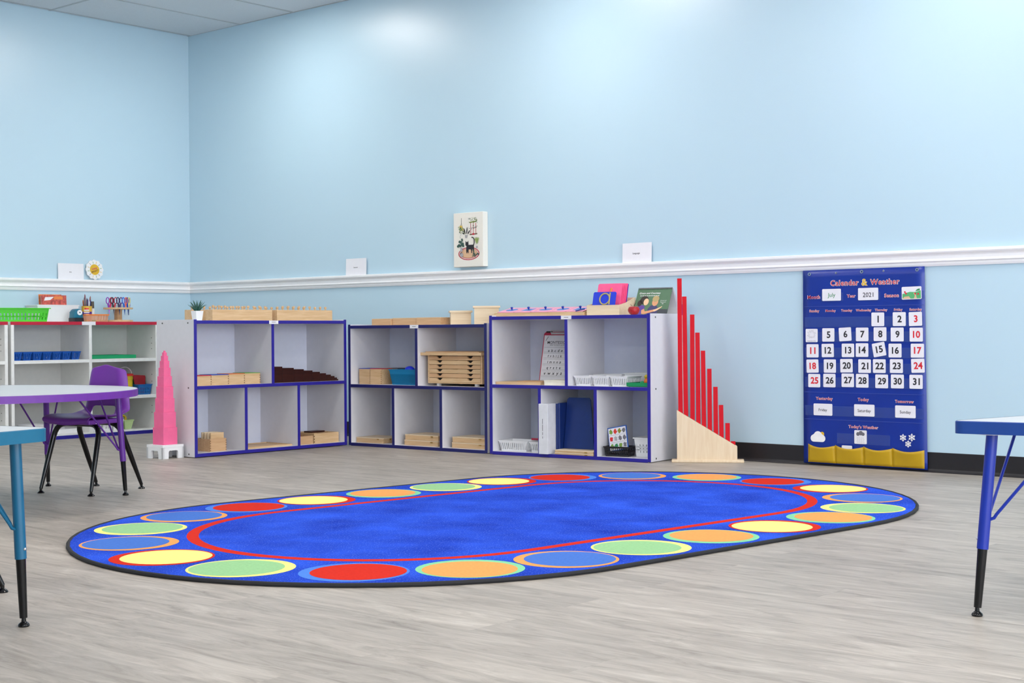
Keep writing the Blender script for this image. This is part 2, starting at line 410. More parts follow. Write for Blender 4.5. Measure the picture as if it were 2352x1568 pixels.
    angs = [2.2,.6,1,.2,2.6,1.2,1.6,2.4,2.8,1.2,.7,2,-.6,-.5,-1,-.2,3,.6,2.6,-.3,-2.4,-.5,2.4,-.4]
    for c_ in range(24):
        ux, uy = cen[c_]
        # snap the measured centre to the nearest place on the border track
        q = min(pos, key=lambda p: (p[0]-ux)**2+(p[1]-uy)**2)
        dot(q[0], q[1], seq[c_][0], seq[c_][1], angs[c_])
    b.build('pile', t)
    e = mb(mat('rug_binding_black', '1c1c20', .8))
    o_, i_ = stad(1.152), stad(1.132)
    n = len(o_)
    pts = [(*stad(1.141)[k], .0065) for k in range(n)]
    e.tube(pts[:-1] if (pts[0][0]-pts[-1][0])**2+(pts[0][1]-pts[-1][1])**2 < 1e-6 else pts, .0075, 8, True)
    e.build('binding', t, smooth=True)
rug()

# ------------------------------------------------------------------ storage cabinets
def cabinet(label, origin, ang, w, h, d, zmid, xdiv, xlow, trim, group, zbot=.024, top_label=None, ttop=.006):
    base = T3(*origin) @ RZ(ang)
    t = thing('storage_cabinet', label, 'storage cabinet', base=base, group=group)
    p = .019
    def panel(name, x0, x1, z0, z1, m=LAM, ins=0.0, y1=d):
        o = mb(m).box(x0, x1, .002, y1, z0, z1).build(name, t)
        mb(trim).box(x0-.0004, x1+.0004, -.0015+ins, .003+ins, z0-.0004, z1+.0004, .0012, 1).build('edge_band', o)
        return o
    for x0, s in ((0, -1), (w-p, 1)):
        o = panel('side_panel', x0, x0+p, 0.004, h)
        for (y, z) in ((.06, h-.02), (d-.06, h-.02), (.06, zmid-.01), (d-.06, zmid-.01), (.06, .02), (d-.06, .02)):
            xx = x0-.001 if s < 0 else x0+p+.001
            q = mb(SCREW); q.at(T3(xx, y, z) @ RY(PI/2)); q.cyl(0, 0, -.001, .001, .005, 8); q.build('screw_cap', o)
    panel('top_panel', p, w-p, h-ttop-p, h-ttop)
    panel('middle_shelf', p, w-p, zmid-p, zmid)
    panel('bottom_panel', p, w-p, zbot-p, zbot)
    panel('divider', xdiv-p/2, xdiv+p/2, zmid, h-ttop-p)
    for x in xlow: panel('divider', x-p/2, x+p/2, zbot, zmid-p)
    mb(LAMB).box(p, w-p, d-.006, d, .004, h-ttop).build('back_panel', t)
    if top_label is not None:
        q = mb(PAPER).box(top_label-.035, top_label+.035, -.0028, -.0016, h-ttop-p-.002, h-ttop)
        q.m(GREY).box(top_label-.015, top_label+.015, -.0032, -.0028, h-ttop-.011, h-ttop-.008)
        q.build('paper_label', t)
    return t, base
G5 = 'five cubby storage cabinets with blue edges'
A1 = math.atan2(1.162, .040); A2 = math.atan2(.052, 1.153); A3 = math.atan2(.105, 1.086)
c1, B1 = cabinet('five cubby cabinet with pink tower beside it, blue edges, facing right', (2.381, -1.758, 0), A1, 1.170, .812, .383, .420, .577, (.372, .777), BLUE_TRIM, G5, .024, .583)
c2, B2 = cabinet('middle five cubby cabinet, lowest of three, with wooden drawer chest inside', (2.424, -.574, 0), A2, 1.150, .780, .380, .396, .587, (.389, .785), NAVY_TRIM, G5, .0195, .572)
c3, B3 = cabinet('five cubby cabinet beside the red rods, blue edges, blue binders inside', (3.607, -.537, 0), A3, 1.092, .824, .412, .416, .542, (.355, .735), BLUE_TRIM, G5, .02, .545)
Z1T, Z1M, Z1B = .806, .420, .024
Z2T, Z2M, Z2B = .774, .396, .0195
Z3T, Z3M, Z3B = .818, .416, .020

# white shelf units on the left wall
def shelf_unit(label, origin, ang, w, h, d, z1, z2, xdiv, top_label=None):
    base = T3(*origin) @ RZ(ang)
    t = thing('shelf_unit', label, 'shelf unit', base=base, group='white shelf units on the left wall')
    p = .022
    def panel(name, x0, x1, z0, z1, trim=WHITE_TRIM):
        o = mb(LAMW).box(x0, x1, .002, d-.006, z0, z1).build(name, t)
        f_ = .0006 if name == 'divider' else 0
        mb(trim).box(x0-.0004, x1+.0004, -.0015-f_, .003, z0-.0004, z1+.0004, .0012, 1).build('edge_band', o)
        return o
    panel('side_panel', 0, p, .024, h-p); panel('side_panel', w-p, w, .024, h-p)
    panel('top_panel', -.002, w+.002, h-p, h, RED_TRIM)
    for z in (z1, z2): panel('shelf', p, w-p, z-p, z)
    panel('bottom_panel', p, w-p, .025, .034)
    panel('divider', xdiv-p/2, xdiv+p/2, .034, h-p)
    mb(LAMW).box(p, w-p, d-.006, d, 0, h-p).build('back_panel', t)
    mb(BLUE_TRIM).box(0, w, -.001, .016, 0, .0245).build('kick_board', t)
    for z in (.62, .66, .70, .43, .38, .15, .2):
        for xx, s in ((p+.0005, 1), (w-p-.0005, -1)):
            q = mb(SCREW); q.at(T3(xx, .05, z) @ RY(PI/2)); q.cyl(0, 0, -.0007, .0007, .0035, 8); q.build('peg_hole', t)
    if top_label:
        mb(PAPER).box(top_label-.055, top_label+.055, -.003, -.0016, h-p-.002, h+.001).build('paper_label', t)
    return t, base
LS, BL = shelf_unit('white shelf unit with red top edge behind the purple chair', (.39, -1.77, 0), PI/2, 1.185, .818, .370, .552, .284, .613, .600)
shelf_unit('white shelf unit cut off by the left picture edge, red top edge', (.40, -2.985, 0), PI/2, 1.185, .818, .370, .552, .284, .613)
ZLT, ZL1, ZL2, ZLB = .818, .552, .284, .034

# ------------------------------------------------------------------ generic small things
def open_box(b, w, d, h, th=.006, z=0, front=None):
    """open topped box, origin at front-left-bottom"""
    f = h if front is None else front
    b.box(0, w, 0, d, z, z+th)
    b.box(0, w, 0, th, z+th, z+f); b.box(0, w, d-th, d, z+th, z+h)
    if front is None:
        b.box(0, th, th, d-th, z+th, z+h); b.box(w-th, w, th, d-th, z+th, z+h)
    else:
        for x in (0, w-th): b.prism([(th, z+th), (d-th, z+th), (d-th, z+h), (d*.45, z+f+(h-f)*.3), (th, z+f)], x, x+th, 'x')
    return b
def basket(b, w, d, h, taper=.86, nx=8, ny=6, t=.003, rim=.26, foot=.14, rows=1, rimw=.006, fill=.5):
    """slotted plastic basket, origin at base centre"""
    i0 = len(b.bm.verts); T = b.T; b.T = Matrix.Identity(4)
    zr, zf = h*(1-rim), h*foot
    X, Y = w/2, d/2
    b.box(-X, X, -Y, Y, 0, t)
    for z0, z1 in ((t, zf), (zr, h)):
        b.box(-X, X, -Y, -Y+t, z0, z1); b.box(-X, X, Y-t, Y, z0, z1); b.box(-X, -X+t, -Y+t, Y-t, z0, z1); b.box(X-t, X, -Y+t, Y-t, z0, z1)
    for r in range(1, rows):
        z = zf+(zr-zf)*r/rows; q = (zr-zf)*.08
        b.box(-X, X, -Y, -Y+t, z-q, z+q); b.box(-X, X, Y-t, Y, z-q, z+q); b.box(-X, -X+t, -Y+t, Y-t, z-q, z+q); b.box(X-t, X, -Y+t, Y-t, z-q, z+q)
    def bars(n, L):
        pitch = L/n; out = []
        for k in range(n+1):
            c = -L/2+k*pitch; hw = pitch*fill/2
            if k in (0, n): hw *= 1.5
            out.append((max(-L/2, c-hw), min(L/2, c+hw)))
        return out
    for a, c in bars(nx, w):
        b.box(a, c, -Y, -Y+t, zf, zr); b.box(a, c, Y-t, Y, zf, zr)
    for a, c in bars(ny, d):
        b.box(-X, -X+t, a, c, zf, zr); b.box(X-t, X, a, c, zf, zr)
    # rolled rim
    r = rimw
    b.box(-X-r, X+r, -Y-r, -Y, h-.006, h); b.box(-X-r, X+r, Y, Y+r, h-.006, h); b.box(-X-r, -X, -Y, Y, h-.006, h); b.box(X, X+r, -Y, Y, h-.006, h)
    b.bm.verts.ensure_lookup_table()
    for v in b.bm.verts[i0:]:
        s = taper+(1-taper)*v.co.z/h
        v.co = T @ Vector((v.co.x*s, v.co.y*s, v.co.z))
    b.T = T
    return b

# --- cabinet one: cylinder blocks, plant, boxes, brown stair
def cylinder_block(label, x, y):
    t = thing('cylinder_block', label, 'cylinder block', (x, y, Z1T), 0, 'wooden cylinder blocks on the left cabinet', base=B1)
    mb(BIRCH).box(0, .45, 0, .072, 0, .068, .002).build('block', t)
    hs = [random.uniform(.006, .012) for _ in range(10)]
    for k in range(10):
        q = mb(BIRCH)
        q.lathe([(.004, .066), (.004, .068+hs[k]), (.0075, .070+hs[k]), (.0088, .075+hs[k]), (.007, .081+hs[k]), (.002, .083+hs[k])], 12, True, (.03+.0435*k, .036, 0))
        q.build('knob', t, smooth=True)
cylinder_block('wooden cylinder block at front left, just right of the potted plant', .203, .10)
cylinder_block('wooden cylinder block at front right of the left cabinet top', .690, .10)
cylinder_block('wooden cylinder block in the back row, its end behind the plant pot', .165, .26)
cylinder_block('wooden cylinder block in the back row behind the front right block', .640, .26)
def plant():
    t = thing('potted_plant', 'small spiky succulent in a white pot on the left cabinet', 'potted plant', (.083, .085, Z1T), 0, base=B1)
    mb(WHITEP).prism([(-.026,-.026),(.026,-.026),(.026,.026),(-.026,.026)], 0, .001)
    b = mb(WHITEP)
    b.lathe([(.028, 0), (.037, .058), (.033, .058), (.031, .05)], 4, False); b.lathe([(.028, 0), (.001, 0)], 4, False)
    b.at(Matrix.Identity(4)); o = b.build('pot', t); o.rotation_euler = (0, 0, PI/4)
    mb(mat('potting_soil', '3a2c22', .95)).lathe([(.001, .050), (.0305, .050)], 4, False).build('soil', t, rot=(0, 0, PI/4))
    G = mat('succulent_green', '2c5c50', .5, var=.2)
    k = 0
    for ring, (n, tilt, ln) in enumerate(((7, .95, .062), (7, .6, .07), (6, .28, .074))):
        for i in range(n):
            a = 2*PI*i/n+ring*.4; dx, dy = math.cos(a), math.sin(a)
            pts = []; rs = []
            for s in range(6):
                u = s/5; th = tilt*(u**1.3)
                pts.append((dx*ln*u*math.sin(tilt)*(.5+.5*u)+dx*.006, dy*ln*u*math.sin(tilt)*(.5+.5*u)+dy*.006, .05+ln*u*math.cos(tilt*.8)))
                rs.append(.0055*(1-u)**.8+.0004)
            mb(G).tube(pts, rs, 6).build('leaf', t, smooth=True)
plant()
# four small boxes with painted lids
LIDS = [('red', 'c8283c'), ('blue', '2c50b4'), ('orange', 'e0783c'), ('green', '6ca04c')]
for k, (nm, hx) in enumerate(LIDS):
    x0 = (.024, .150, .285, .412)[k]; w_ = (.118, .126, .118, .118)[k]
    t = thing('sound_box', 'small wooden box with %s top edge in upper left cubby' % nm, 'wooden box', (x0, .03+.012*k, Z1M), 0, 'wooden boxes in upper left cubby', base=B1)
    mb(BIRCH).box(0, w_, 0, .12, 0, .058+.002*k, .001, 1).build('body', t)
    mb(mat('lid_'+nm, hx, .5)).box(0, w_, 0, .12, .0582+.002*k, .0618+.002*k).build('lid', t)
    q = mb(mat('dark_joint', '7a5434', .7))
    for j in range(4): q.box(w_-.0008, w_+.0004, .001, .012, .006+.014*j, .012+.014*j); q.box(w_-.006, w_-.0005, -.0005, .001, .006+.014*j, .012+.014*j)
    q.build('finger_joint', t)
ORD = ['thickest', 'second thickest', 'third thickest', 'fourth thickest', 'fifth thickest', 'sixth thickest', 'seventh thickest', 'third thinnest', 'second thinnest', 'thinnest']
x = .590
for k in range(10):
    s = (10-k)*.01
    solo(mb(BROWN).box(0, s-.001, 0, .2, 0, s, .0008, 1), 'stair_prism', '%s of ten dark brown wooden stair prisms in upper right cubby' % ORD[k], 'wooden prism', (x, .05, Z1M), 0, 'brown stair prisms', base=B1)
    x += s+.0005
def card_box(label, B, x, y, z, w, d, h, rz=0):
    t = thing('card_box', label, 'wooden box', (x, y, z), rz, base=B)
    open_box(mb(BEECH), w, d, h, .006).build('body', t)
    q = mb(mat('dark_joint2', '8a623e', .7))
    for j in range(5): q.box(-.0006, .006, -.0006, .0004, .004+.014*j, .010+.014*j); q.box(w-.006, w+.0006, -.0006, .0004, .004+.014*j, .010+.014*j)
    q.build('finger_joint', t)
    return t
tb = card_box('square wooden box holding upright wooden tablets in lower left cubby', B1, .150, .06, Z1B, .125, .15, .075, .08)
for k in range(4):
    solo(mb(BIRCH2 if k else BIRCH).box(0, .100, 0, .010, 0, .105, .001, 1), 'wooden_tablet', ['front', 'second', 'third', 'rearmost'][k]+' wooden tablet standing in the lower left box', 'wooden tablet',
         (.163, .070+.0295*k, Z1B+.0062), .08, 'wooden tablets in the lower left box', base=B1)
t = thing('wooden_tray', 'flat shallow wooden tray alone in lower middle cubby', 'tray', (.392, .05, Z1B), 0, base=B1)
open_box(mb(BIRCH), .37, .26, .010, .005).build('tray', t)
open_b = open_box
t = thing('wooden_box', 'small wooden box on the left in lower right cubby', 'wooden box', (.795, .05, Z1B), 0, base=B1); open_box(mb(BEECH), .135, .13, .052).build('body', t)
t = thing('wooden_box', 'wide wooden box on the right in lower right cubby', 'wooden box', (.938, .05, Z1B), 0, base=B1); open_box(mb(BIRCH), .205, .22, .064).build('body', t)
q = mb(mat('dark_joint', '7a5434', .7))
for j in range(3): q.box(-.0006, .006, -.0006, .0004, .006+.018*j, .014+.018*j)
q.build('finger_joint', t)
t = thing('wooden_box', 'low wooden box behind the small one in lower right cubby', 'wooden box', (.800, .20, Z1B), 0, base=B1); open_box(mb(BEECH), .13, .12, .062).build('body', t)
solo(mb(BROWN).box(0, .12, 0, .07, 0, .01, .002), 'wooden_ruler', 'dark brown wooden slat lying across the wide box', 'wooden strip', (.96, .10, Z1B+.0645), .1, base=B1)

# --- cabinet two
def lidded_box(label, B, x, y, z, w, d, h, lip=.008, lid=.012, rz=0, m=BIRCH2):
    t = thing('lidded_box', label, 'wooden box', (x, y, z), rz, base=B)
    q = mb(m); q.box(-w/2, w/2, -d/2, d/2, 0, h-lid)
    q.build('body', t); mb(m).box(-w/2-lip, w/2+lip, -d/2-lip, d/2+lip, h-lid, h, .001, 1).build('lid', t)
    return t
GL = 'long low wooden boxes on the middle cabinet'
for lb, x, y, w_, h_ in (('leftmost long low wooden box on the middle cabinet', .115, .10, .165, .043), ('long low wooden box, second from left on the middle cabinet', .283, .115, .215, .046), ('long low wooden box just left of the lidded boxes', .502, .10, .198, .047)):
    t = thing('long_box', lb, 'wooden box', (x, y, Z2T), 0, GL, base=B2)
    mb(BEECH).box(0, w_, 0, .14, 0, h_-.006, .001, 1).build('body', t); mb(BIRCH).box(0, w_, 0, .14, h_-.0058, h_, .001, 1).build('lid', t)
lidded_box('smaller pale wooden box with lid on the middle cabinet', B2, .805, .17, Z2T, .125, .125, .086, rz=.75)
lidded_box('larger pale wooden box with lid beside the right cabinet', B2, 1.005, .18, Z2T, .15, .15, .112, rz=.68)
for k, (nm, hx, x, w_, y) in enumerate((('blue', '2a48b8', .038, .098, .06), ('red', 'b82c44', .139, .10, .055), ('dark', '3a3442', .180, .095, .17))):
    t = thing('tablet_box', 'tall wooden box with %s lid in upper left cubby, middle cabinet' % nm, 'wooden box', (x, y, Z2M), 0, 'tall wooden boxes in the middle cabinet', base=B2)
    mb(BIRCH).box(0, w_, 0, .10, 0, .098, .001, 1).build('body', t)
    mb(mat('lidm_'+nm, hx, .5)).box(0, w_, 0, .10, .0982, .102).build('lid', t)
    q = mb(mat('dark_joint2', '8a623e', .7))
    for j in range(7): q.box(w_-.004, w_+.0005, -.0005, .0004, .004+.013*j, .010+.013*j)
    q.build('finger_joint', t)
def teal_basket():
    t = thing('storage_basket', 'teal woven-look plastic basket in upper left cubby', 'basket', (.430, .165, Z2M), 0, base=B2)
    b = mb(TEALB); basket(b, .255, .215, .098, .87, 22, 18, .003, .30, .06, 6, .004, .62); b.build('basket', t)
    for i, (x, y, r, lab) in enumerate(((-.02, -.03, .024, 'left'), (.075, 0, .022, 'right'))):
        solo(mb(mat('bright_blue', '1c3cf0', .4)).ball((0,0,0), r*1.5, r, r*.9), 'blue_toy', 'bright blue rounded toy poking out at %s of teal basket' % lab, 'toy', (.430+x, .165+y, Z2M+.096), 0, base=B2, smooth=True)
teal_basket()
def drawer_chest():
    t = thing('drawer_chest', 'wooden six drawer chest with notched finger pulls', 'drawer chest', (.635, .055, Z2M), 0, base=B2)
    w, d, h = .435, .28, .172; z0 = .016
    for x in (.055, w-.075):
        for y in (.02, d-.04): mb(WHITEP).box(x, x+.02, y, y+.02, 0, z0).build('foot', t)
    f = mb(BIRCH); f.box(0, .012, 0, d, z0, z0+h); f.box(w-.012, w, 0, d, z0, z0+h); f.box(.012, w-.012, 0, d, z0, z0+.008); f.box(.012, w-.012, d-.006, d, z0+.008, z0+h)
    f.build('carcass', t)
    dh = (h-.010)/6
    for k in range(6):
        za, zb = z0+.009+dh*k, z0+.009+dh*(k+1)-.0022
        x0, x1 = .0135, w-.0135
        pts = [(x0, za), (x1, za), (x1, zb)]
        for c in (w-.095, .095):
            pts += [(c+.026, zb), (c+.021, zb-.003), (c+.009, zb-.014), (c-.009, zb-.014), (c-.021, zb-.003), (c-.026, zb)]
        pts += [(x0, zb)]
        q = mb(BEECH if k % 2 else BIRCH); q.prism(pts, -.001, .010, 'y'); q.box(x0, x1, .02, d-.01, za, za+.004)
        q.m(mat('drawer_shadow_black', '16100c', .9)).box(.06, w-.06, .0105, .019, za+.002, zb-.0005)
        q.build('drawer', t)
    t2 = thing('wooden_tray', 'flat wooden tray lying on top of the drawer chest', 'tray', (.592, .028, Z2M+z0+h+.0005), 0, base=B2)
    q = mb(BIRCH); q.box(0, .49, 0, .29, 0, .018, .001, 1); q.build('tray', t2)
    mb(BEECH).box(.03, .46, .02, .27, .018, .024).build('cover_board', t2)
drawer_chest()
def flat_tray(label, B, x, y, z, w, d, h, rz=0, m=BIRCH):
    t = thing('frame_box', label, 'wooden tray', (x, y, z), rz, 'flat wooden boxes in the lower cubbies', base=B)
    mb(m).box(0, w, 0, d, 0, h-.006, .001, 1).build('body', t); mb(BIRCH2).box(-.001, w+.001, -.001, d+.001, h-.0058, h, .001, 1).build('lid', t)
    q = mb(mat('brass', 'b08a3c', .35, metal=.8)); q.box(w+.0012, w+.003, d*.3, d*.36, h-.016, h-.006); q.box(w*.78, w*.85, -.003, -.0012, h-.012, h-.007); q.build('hinge', t)
flat_tray('single flat wooden box in lower left cubby, middle cabinet', B2, .024, .045, Z2B, .235, .20, .034, 0)
flat_tray('lower of two flat wooden boxes in lower middle cubby', B2, .437, .05, Z2B, .28, .21, .033, 0)
flat_tray('upper of two flat wooden boxes in lower middle cubby', B2, .440, .055, Z2B+.0335, .275, .2, .034, 0)
flat_tray('lower of two flat wooden boxes in lower right cubby', B2, .830, .05, Z2B, .275, .21, .033, 0)
flat_tray('upper of two flat wooden boxes in lower right cubby', B2, .832, .053, Z2B+.0335, .27, .2, .034, 0)

# --- cabinet three: top
def inset_rack():
    tilt = RX(math.radians(11))
    base = B3 @ T3(.004, .045, Z3T)
    t = thing('inset_rack', 'sloped wooden rack of pink frames on the right cabinet', 'wooden rack', base=base)
    q = mb(BIRCH); w, d = .625, .17
    q.prism([(0, 0), (d, 0), (d, .050), (.012, .020), (0, .020)], 0, .008, 'x'); q.prism([(0, 0), (d, 0), (d, .050), (.012, .020), (0, .020)], w-.008, w, 'x')
    q.box(.008, w-.008, 0, .008, 0, .022); q.box(.008, w-.008, d-.008, d, 0, .050); q.box(.008, w-.008, .008, d-.008, .004, .008)
    q.build('rack', t)
    cnt = ['leftmost', 'second', 'middle', 'fourth', 'rightmost']
    FP = mat('inset_pink', 'f6a0bc', .4); FB = mat('inset_blue', '3a7cc8', .35); KB = mat('inset_knob_blue', '1c34a0', .3)
    for k in range(5):
        x = .014+.121*k
        Mx = base @ T3(x, .012, .0215) @ tilt
        q = mb(FP); s = .115; r = .038; n = 28; sh = k % 3
        hole = []
        for i in range(n):
            a = 2*PI*i/n+PI/4
            if sh == 0: hx, hy = r*math.cos(a), r*math.sin(a)
            elif sh == 1: u = max(abs(math.cos(a)), abs(math.sin(a))); hx, hy = r*.9*math.cos(a)/u, r*.9*math.sin(a)/u
            else: hx, hy = r*1.15*math.cos(a), r*.8*math.sin(a)
            hole.append((hx, hy))
        out = []
        for i in range(n):
            a = 2*PI*i/n+PI/4; u = max(abs(math.cos(a)), abs(math.sin(a))); out.append((s/2*math.cos(a)/u, s/2*1.3*math.sin(a)/u))
        for i in range(n):
            j = (i+1) % n
            q.poly([(*hole[i], .004), (*out[i], .004), (*out[j], .004), (*hole[j], .004)])
            q.poly([(*hole[j], 0), (*out[j], 0), (*out[i], 0), (*hole[i], 0)])
            q.poly([(*out[i], 0), (*out[j], 0), (*out[j], .004), (*out[i], .004)])
            q.poly([(*hole[j], 0), (*hole[i], 0), (*hole[i], .004), (*hole[j], .004)])
        o = q.build('pink_inset_tile'); o.matrix_world = Mx @ T3(s/2, .075, 0); tag(o, cnt[k]+' pink metal frame in the sloped wooden rack', 'inset frame', 'pink frames in the sloped rack')
        ti = thing('inset', cnt[k]+' blue shape with knob set in a pink frame', 'inset', group='blue shapes in the sloped rack'); ti.matrix_world = Mx @ T3(s/2, .075, 0)
        q = mb(FB); q.prism([(a*.97, c*.97) for a, c in hole], .0, .0042); q.build('plate', ti)
        mb(KB).lathe([(.004, .0042), (.004, .010), (.007, .013), (.008, .018), (.006, .022), (.001, .023)], 12).build('knob', ti, smooth=True)
    o = solo(mb(mat('pencil_blue', '1c2a78', .4)).tube([(0,0,0), (.05,.02,.012)], .0045, 6), 'blue_pencil', 'dark blue pencil leaning at the rack by the letter box', 'pencil', (.588, .030, Z3T+.026), .2, base=B3)
inset_rack()
def letter_box():
    x, y = .645, .06
    t = thing('letter_box', 'pale wooden box with sloping sides holding letter cards', 'wooden box', (x, y, Z3T), 0, base=B3)
    open_box(mb(BIRCH2), .216, .185, .102, .008, 0, .058).build('body', t)
    B_ = mat('card_blue', '0c34cc', .5); P_ = mat('card_pink', 'fa5c92', .5); GO = mat('sand_gold', 'b8a868', .9); OR = mat('sand_orange', 'e8983c', .9); PB = mat('card_blue_edge', '3434c0', .5)
    tl = RX(math.radians(-14))
    def card(m, lab, dx, dy, w, h, letter=None, lm=None, lx=0, lz=0, lw=.06, back=None):
        tt = thing('letter_card', lab, 'letter card', group='letter cards in the sloping wooden box'); tt.matrix_world = B3 @ T3(x+dx, y+dy, Z3T+.0092) @ tl
        q = mb(m); q.prism([(0, 0), (w, 0), (w, h-.006), (w-.006, h), (.006, h), (0, h-.006)], 0, .004, 'y')
        if back: q.m(back).box(w-.002, w+.0004, .0, .0045, 0, h-.004)
        q.build('board', tt)
        if letter:
            q = mb(lm)
            if letter == 'a':
                c0, r = (w*.5+.004, .086), .032
                pts = [(c0[0]+r*math.cos(2*PI*i/24), -.0012, c0[1]+r*math.sin(2*PI*i/24)) for i in range(24)]
                q.tube(pts, .0042, 6, True); q.tube([(c0[0]+r, -.0012, c0[1]+r+.004), (c0[0]+r, -.0012, c0[1]-r)], .0042, 6)
            else: q.tube([(lx, -.0012, lz), (lx+.006, -.0012, lz+.055)], .0048, 6)
            q.build('letter', tt)
    card(B_, 'blue letter card with gold letter a at the front of the box', .020, .016, .150, .128, 'a', GO)
    for k in range(5):
        card(P_, ['first', 'second', 'third', 'fourth', 'rearmost'][k]+' pink letter card behind the blue one', .024+.0045*k, .05+.009*k, .160, .178, 'l' if k == 0 else None, OR, .086, .095, back=PB if k == 4 else None)
letter_box()
def apple():
    t = thing('apple_ornament', 'red glittery apple ornament beside the letter box', 'ornament', (.955, .06, Z3T), 0, base=B3)
    R = mat('red_glitter', 'a80c18', .3, var=.5, scale=220, bump=.8)
    mb(R).lathe([(.002, .003), (.014, .000), (.024, .006), (.032, .02), (.033, .03), (.028, .042), (.018, .047), (.008, .045), (.002, .040)], 24).build('apple', t, smooth=True)
    mb(mat('twig_brown', '4a3422', .8)).tube([(0, 0, .040), (.004, 0, .055), (.012, 0, .066)], [.0022, .0018, .0012], 8).build('stem', t, smooth=True)
    q = mb(mat('wire_brown', '8a6a52', .6)); q.tube([(-.004, 0, .05), (-.018, 0, .052), (-.024, 0, .060), (-.015, 0, .058), (-.012, 0, .052)], .0012, 6); q.build('wire_tendril', t)
apple()
def flip_book():
    w, h = .218, .168
    base = B3 @ T3(.870, .190, Z3T) @ RZ(.03)
    t = thing('flip_book', 'spiral bound green book Grace and Courtesy standing open', 'book', base=base)
    CG = mat('cover_green', '55785a', .35); tl = RX(math.radians(-27)); top = Vector((0, h*math.sin(math.radians(27)), h*math.cos(math.radians(27))))
    F = mb(CG); F.at(tl); F.box(0, w, 0, .002, 0, h)
    f2 = tl @ FACE
    def art(pts, m, e): F.at(f2); F.m(m); F.poly([(px, pz, e) for px, pz in pts])
    SK = mat('skin_ink', 'd89a72', .5); SKL = mat('skin_light_ink', 'ecc49c', .5); HR = mat('brown_hair_ink', '2c241e', .5); BH = mat('blond_hair_ink', 'b8a06c', .5); PU = mat('purple_shirt_ink', '5a3c94', .5); NV = mat('navy_shirt_ink', '3c3c6c', .5); DKI = mat('dark_table_ink', '3c4048', .5)
    def ell(cx, cz, rx, rz, m, e, n=18): art([(cx+rx*math.cos(2*PI*i/n), cz+rz*math.sin(2*PI*i/n)) for i in range(n)], m, e)
    art([(.10, .0), (w, 0), (w-.002, .035), (.12, .038)], DKI, .0003)
    art([(.085, 0), (.155, .0), (.150, .05), (.132, .064), (.105, .060), (.09, .04)], NV, .0005)
    ell(.128, .082, .019, .026, SK, .0007); ell(.128, .102, .021, .020, BH, .0009)
    art([(.0, 0), (.05, 0), (.07, .03), (.066, .056), (.05, .064), (.028, .058), (.01, .035)], PU, .0009)
    ell(.056, .095, .026, .027, HR, .0010); ell(.030, .075, .014, .02, HR, .0010); ell(.070, .083, .016, .022, SKL, .0012)
    art([(.05, .030), (.066, .040), (.075, .022), (.14, .036), (.175, .052), (.172, .044), (.145, .024), (.07, .004), (.055, .008)], SK, .0014)
    art([(.125, .03), (.15, .04), (.18, .055), (.176, .047), (.155, .03), (.135, .02)], SKL, .0016)
    F.m(WINK); F.at(Matrix.Identity(4)); F.text('Grace and Courtesy', f2 @ T3(.083, h-.030, .0008), w=.135, shear=.2, off=.01)
    for j_ in range(9): art([(.022+.014*j_, h-.047), (.033+.014*j_, h-.047), (.034+.014*j_, h-.0435), (.023+.014*j_, h-.0435)], WINK, .0008)
    F.at(Matrix.Identity(4))
    for i, (s_, ww) in enumerate((('Written and', .038), ('Illustrated', .034), ('by', .01))): F.text(s_, f2 @ T3(.178, h-.077-.010*i, .0008), w=ww)
    F.build('cover', t)
    q = mb(PAPER)
    for k in range(4): # pages hanging curved behind
        a = .004+.004*k; n = 8
        pr = []
        for i in range(n+1):
            u = i/n; pr.append((top.y+.004+k*.003+(.055+.006*k)*math.sin(u*1.9)*.75+.018*u, top.z-h*.985*u+.002*k*(1-u)))
        for i in range(n):
            (y0, z0), (y1, z1) = pr[i], pr[i+1]
            q.prism([(y0, z0), (y1, z1), (y1+.0012, z1), (y0+.0012, z0)], .002, w-.002, 'x')
    q.build('pages', t)
    q = mb(DARK)
    for i in range(26): x = .004+i*(w-.008)/25; q.tube([(x, top.y+.001+.006*math.cos(2*PI*j/10), top.z+.006*math.sin(2*PI*j/10)) for j in range(10)], .0011, 5, True)
    q.build('spiral_binding', t)
flip_book()
t = thing('blue_booklet', 'small blue booklet behind the green spiral book', 'book', (1.045, .36, Z3T), 0, base=B3)
q = mb(mat('booklet_blue', '1450b4', .4)); q.at(RX(-.2)); q.box(0, .055, 0, .006, 0, .062); q.build('cover', t)

